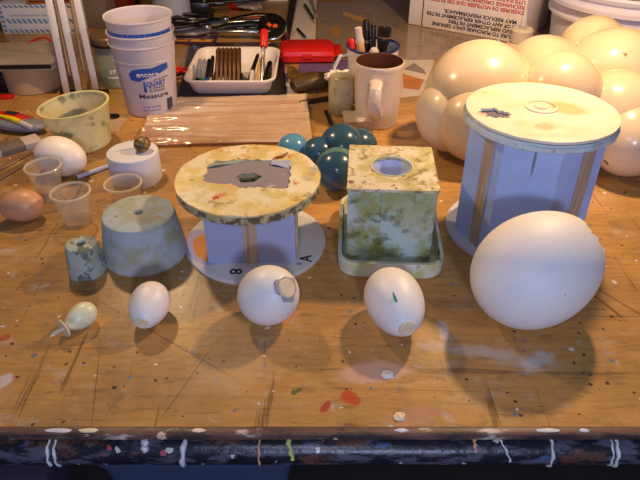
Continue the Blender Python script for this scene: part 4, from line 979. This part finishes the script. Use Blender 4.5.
MB().sheet([on(96, 130), on(118, 134), on(128, 120), on(104, 122)], .0004, 20, 16, lambda u, v: .003 + .006 * abs(noise.noise(Vector((u * 5, v * 5, 4))))).obj('plastic_wrap', m_wrap, None, label='crumpled clear plastic film behind the white round block', cat='plastic film')

# ------------------------------------------------------------------ centre rear clutter
wb = thing('spray_bottle', 'pale blue-white bottle behind the nested measuring cups', 'bottle', (on(168, 28).x, on(168, 28).y + .07, T))
MB().lathe([(0, 0), (.042, 0), (.046, .004), (.046, .11), (.040, .13), (.016, .15), (.014, .165), (0, .165)], 48).obj('bottle_body', mat('pale_blue_bottle', srgb(164, 170, 196), .4, stains=[(srgb(190, 110, 70), 30, .66, .70, .7)]), wb)
MB().lathe([(0, .1652), (.017, .1652), (.017, .186), (0, .187)], 32).obj('cap', m_print_blue, wb)
yp = thing('yellow_packet', 'yellow and purple printed packet behind the tool tray', 'packet', on(192, 43), math.radians(-4))
MB().box((0, .012, .004), (.105, .050, .008), .002).obj('purple_packet', mat('purple_packet', srgb(70, 36, 70), .5), yp)
MB().box((0, -.006, .0084), (.100, .018, .0010), .0003).obj('yellow_band', mat('yellow_band', srgb(214, 150, 40), .5, stains=[(srgb(120, 30, 20), 60, .5, .56, .9)]), yp)
MB().box((0, -.0105, .0040), (.104, .0020, .005), .0005).obj('red_edge', m_red, yp)
# pliers
def pliers(label, P, rz, s, hc, group='pliers behind the tool tray'):
    t = thing('pliers', label, 'pliers', P, rz, group)
    MB().tube([(0, 0, .012 * s), (-.02 * s, .004 * s, .013 * s), (-.05 * s, .006 * s, .012 * s), (-.062 * s, .002 * s, .012 * s)], [.013 * s, .016 * s, .010 * s, .004 * s], 14, flat=.6).obj('jaw', m_dark_steel, t)
    MB().tube([(0, 0, .014 * s), (-.02 * s, -.008 * s, .013 * s), (-.05 * s, -.008 * s, .012 * s), (-.062 * s, -.001 * s, .012 * s)], [.012 * s, .014 * s, .009 * s, .004 * s], 14, flat=.6).obj('jaw', m_steel, t)
    MB().lathe([(0, .024 * s), (.008 * s, .023 * s), (.009 * s, .019 * s), (.009 * s, .003 * s), (0, .002 * s)], 24).obj('pivot', m_steel, t)
    for sg, m in ((1, hc), (-1, m_steel)):
        MB().tube([(.006 * s, sg * .004 * s, .013 * s), (.035 * s, sg * .016 * s, .015 * s), (.075 * s, sg * .022 * s, .016 * s), (.118 * s, sg * .017 * s, .013 * s)], [.006 * s, .0065 * s, .0072 * s, .0055 * s], 14, flat=.75).obj('handle', m, t)
    return t
rest(pliers('black handled steel pliers lying behind the tool tray, jaws to the left', on(208, 37), .08, 1.35, m_black_plastic))
bkb = thing('black_clamp', 'black metal clamp with a blue cord at the upper left of the tool tray', 'clamp', on(200, 19), math.radians(5))
MB().box((.0, .03, .020), (.055, .035, .034), .006).obj('clamp_body', m_black_plastic, bkb)
MB().box((.042, .03, .030), (.045, .022, .012), .004).obj('clamp_arm', m_dark_steel, bkb)
MB().lathe([(0, .0372), (.006, .0372), (.006, .046), (.004, .048), (0, .048)], 20).obj('screw_knob', m_steel, bkb, loc=(.012, .032, 0))
MB().tube([(-.026, .03, .020), (-.042, .032, .024), (-.046, .045, .034), (-.034, .055, .046), (-.015, .056, .046), (-.004, .048, .040)], .0032, 10).obj('blue_cord', m_blue_cord, bkb)
MB().tube([(.062, .034, .032), (.10, .036, .034), (.15, .040, .036), (.175, .045, .034)], [.006, .0075, .0080, .005], 14, flat=.7).obj('clamp_handle', m_black_plastic, bkb)
rest(pliers('bare steel pliers lying crosswise behind the black handled pair', on(226, 27), .30, 1.1, m_dark_steel))
cc = []
for k in range(70):
    a = k / 69 * 2 * math.pi * 3.2; rr = .036 + .004 * math.sin(a * .7 + 1)
    cc.append((rr * math.cos(a) * 1.3, rr * math.sin(a) * .75, .006 + .0062 * (k / 22) + .002 * math.sin(a * 2.3)))
MB().tube(cc, .0038, 8).obj('black_cable', m_black_plastic, None, loc=on(190, 30) + Vector((.0, .035, 0)), label='coiled black cable behind the tool tray among the pliers', cat='cable')
# roll of tape and orange-handled knife
tr_ = thing('tape_roll', 'pale blue-white roll of tape lying between the pliers handles', 'tape roll', on(247, 33))
MB().lathe([(.012, 0), (.022, 0), (.023, .001), (.023, .014), (.022, .015), (.012, .015), (.012, 0)], 48).obj('tape_winding', mat('bluish_tape', srgb(170, 180, 190), .35), tr_)
MB().lathe([(.0105, .0002), (.0118, .0002), (.0118, .0148), (.0105, .0148), (.0105, .0002)], 32).obj('core', m_kraft, tr_)
ok = thing('orange_handle_tool', 'small orange handled cutter lying behind the tape roll', 'cutter', on(252, 24), math.radians(35))
MB().box((0, 0, .008), (.050, .018, .014), .004).obj('orange_grip', m_orange, ok)
MB().box((-.032, 0, .006), (.020, .010, .003), .0006).obj('blade', m_steel, ok)
tm = thing('tape_dispenser', 'dark round reel with orange spokes and a silver rim, right of the pliers', 'reel', on(272, 40, 0))
rot_ = Matrix.Rotation(math.radians(38), 4, 'X')
MB().lathe([(.018, -.008), (.031, -.008), (.033, -.006), (.033, .006), (.031, .008), (.018, .008), (.016, .005), (.016, -.005), (.018, -.008)], 56, M=rot_).obj('reel_body', m_dark_steel, tm, loc=(0, .01, .030))
MB().lathe([(.0332, -.004), (.0345, -.003), (.0345, .003), (.0332, .004)], 56, M=rot_).obj('silver_rim', m_steel, tm, loc=(0, .01, .030))
MB().lathe([(0, -.004), (.0158, -.004), (.0158, -.001), (0, -.001)], 40, M=rot_).obj('hub_plate', m_black_plastic, tm, loc=(0, .01, .030))
for a in (.3, 2.4): MB().box((.008 * math.cos(a), .008 * math.sin(a), .0018), (.011, .008, .004), .001, rz=a, M=rot_).obj('orange_spoke', m_orange, tm, loc=(0, .01, .030))
rest(tm)
rd = thing('red_knob', 'small dark red stopper lying at the right of the round reel', 'knob', on(286, 39))  # loose red knob, its use unidentified
MB().lathe([(0, 0), (.008, 0), (.009, .004), (.007, .014), (0, .016)], 24).obj('knob_body', m_darkred, rd)
MB().ball((0, 0, 0), .004, 16).obj('knob_tip', m_steel, rd, loc=(0, 0, .017))
sc = thing('red_scissors', 'red handled scissors lying at the left of the tool tray', 'scissors', on(180, 76), math.radians(60))
for dx, dy in ((.0, .010), (.010, -.012)):
    ring = [(dx + .0105 * math.cos(2 * math.pi * k / 20), dy + .009 * math.sin(2 * math.pi * k / 20), .010) for k in range(21)]
    MB().tube(ring, .0038, 12).obj('handle', m_red, sc)
MB().tube([(-.012, .006, .009), (-.05, -.002, .006), (-.075, -.004, .004)], [.004, .0045, .001], 10, flat=.4).obj('blade', m_steel, sc)
MB().tube([(-.002, -.012, .009), (-.045, -.004, .008), (-.072, .000, .005)], [.004, .0045, .001], 10, flat=.4).obj('blade', m_dark_steel, sc)
rest(sc, .0042)
bg = MB(); bg.ball((0, 0, .018), 1, 36, (.040, .030, .018), .7).obj('crumpled_bag', m_greybag, None, loc=on(252, 9), label='crumpled grey plastic bag behind the reel at the top', cat='bag')
rp = thing('red_cone', 'red plastic cone left of the crumpled grey bag', 'blob', on(236, 8))  # unidentified red blob, built as a plain closed cone
MB().lathe([(0, 0), (.016, 0), (.017, .002), (.013, .030), (0, .031)], 32).obj('cap_body', m_red, rp)
MB().lathe([(0, .0312), (.005, .0312), (.004, .040), (0, .041)], 20).obj('tip', m_darkred, rp)
MB().box((0, 0, .004), (.075, .05, .008), .001).obj('white_card', m_paper, None, loc=on(274, 1) + Vector((0, .02, 0)), rot=(0, 0, .05), label='white card block at the top behind the reel', cat='card')
MB().sheet([on(279, 60, 0), on(286, 60, 0), on(298, -4, 0), on(292, -4, 0)], .006, 2, 8).obj('dark_batten', m_darkboard, None, label='dark narrow batten along the left edge of the white paper strip', cat='batten')
dkc = thing('dark_toolbox', 'dark purple toolbox at the very back behind the glossy board', 'toolbox', (.09, 1.86, T))
MB().box((0, 0, .03), (.34, .08, .06), .004).obj('toolbox_body', mat('dark_purple', srgb(50, 40, 66), .5), dkc)
MB().tube([(-.06, 0, .06), (-.05, 0, .085), (.05, 0, .085), (.06, 0, .06)], .005, 10).obj('carry_handle', m_black_plastic, dkc)
bt = thing('dark_bottle', 'dark brown bottle at the upper left behind the measuring cups', 'bottle', (on(128, 3).x, on(128, 3).y, T))
MB().lathe([(0, 0), (.032, 0), (.034, .003), (.034, .09), (.014, .115), (.013, .14), (0, .14)], 40).obj('bottle_body', mat('brown_glass', srgb(60, 30, 20), .15), bt)
MB().lathe([(0, .1402), (.015, .1402), (.015, .158), (0, .159)], 32).obj('cap', m_black_plastic, bt)

# ------------------------------------------------------------------ raised drops of paint on the bench top
for px, py, r, m, lab in ((388, 375, .0062, m_paintblob, 'white dried paint drop on the bench in front of the long white egg'), (400, 417, .0055, m_creamblob, 'cream dried paint drop near the black bench edge'),
                          (398, 432, .0030, m_paintblob, None)):
    if lab: MB().ball((0, 0, .0006), 1, 20, (r, r * .8, .0018), .5).obj('paint_drop', m, None, loc=on(px, py), label=lab, cat='paint drop')

# ------------------------------------------------------------------ parts of parts
def nest(t, child, parent_name):
    ps = [c for c in t.children if c.name.split('.')[0] == parent_name]
    for c in [c for c in t.children if c.name.split('.')[0] == child]:
        c.parent = ps[0]; c.location = Vector(c.location) - Vector(ps[0].location)
for t, ch, pn in ((dm, 'paint_flake', 'paint_crust'), (dm, 'pen_mark', 'base_disk'), (om, 'raised_ring', 'lid'), (om, 'centre_button', 'lid'), (om, 'wooden_slat', 'octagonal_body'), (dm, 'wooden_slat', 'box_body'), (dm, 'corner_slat', 'box_body'),
                  (sm_, 'hole_rim', 'top_plate'), (fb, 'printed_text', 'carton_body'), (fb, 'flap_seam', 'carton_body'), (gl, 'blue_stripes', 'carton_body'), (gl, 'printed_text', 'carton_body'), (rc, 'latch', 'case_shell'),
                  (e3, 'plug_border', 'shell'), (gj, 'dark_band', 'lid'), (gj, 'printed_text', 'jar_wall'), (gb, 'red_label', 'bottle_body'), (ht, 'silver_keys', 'red_top'), (ht, 'dark_screen', 'red_top'), (em, 'blue_rim', 'mug_wall'), (bn, 'x', 'tub'), (gbk, 'black_band', 'pages')):
    nest(t, ch, pn)
for o in list(D.objects):
    if o.parent and o.name.startswith('logo_text'):
        o.parent = [c for c in o.parent.children if c.name.startswith('blue_logo')][0]
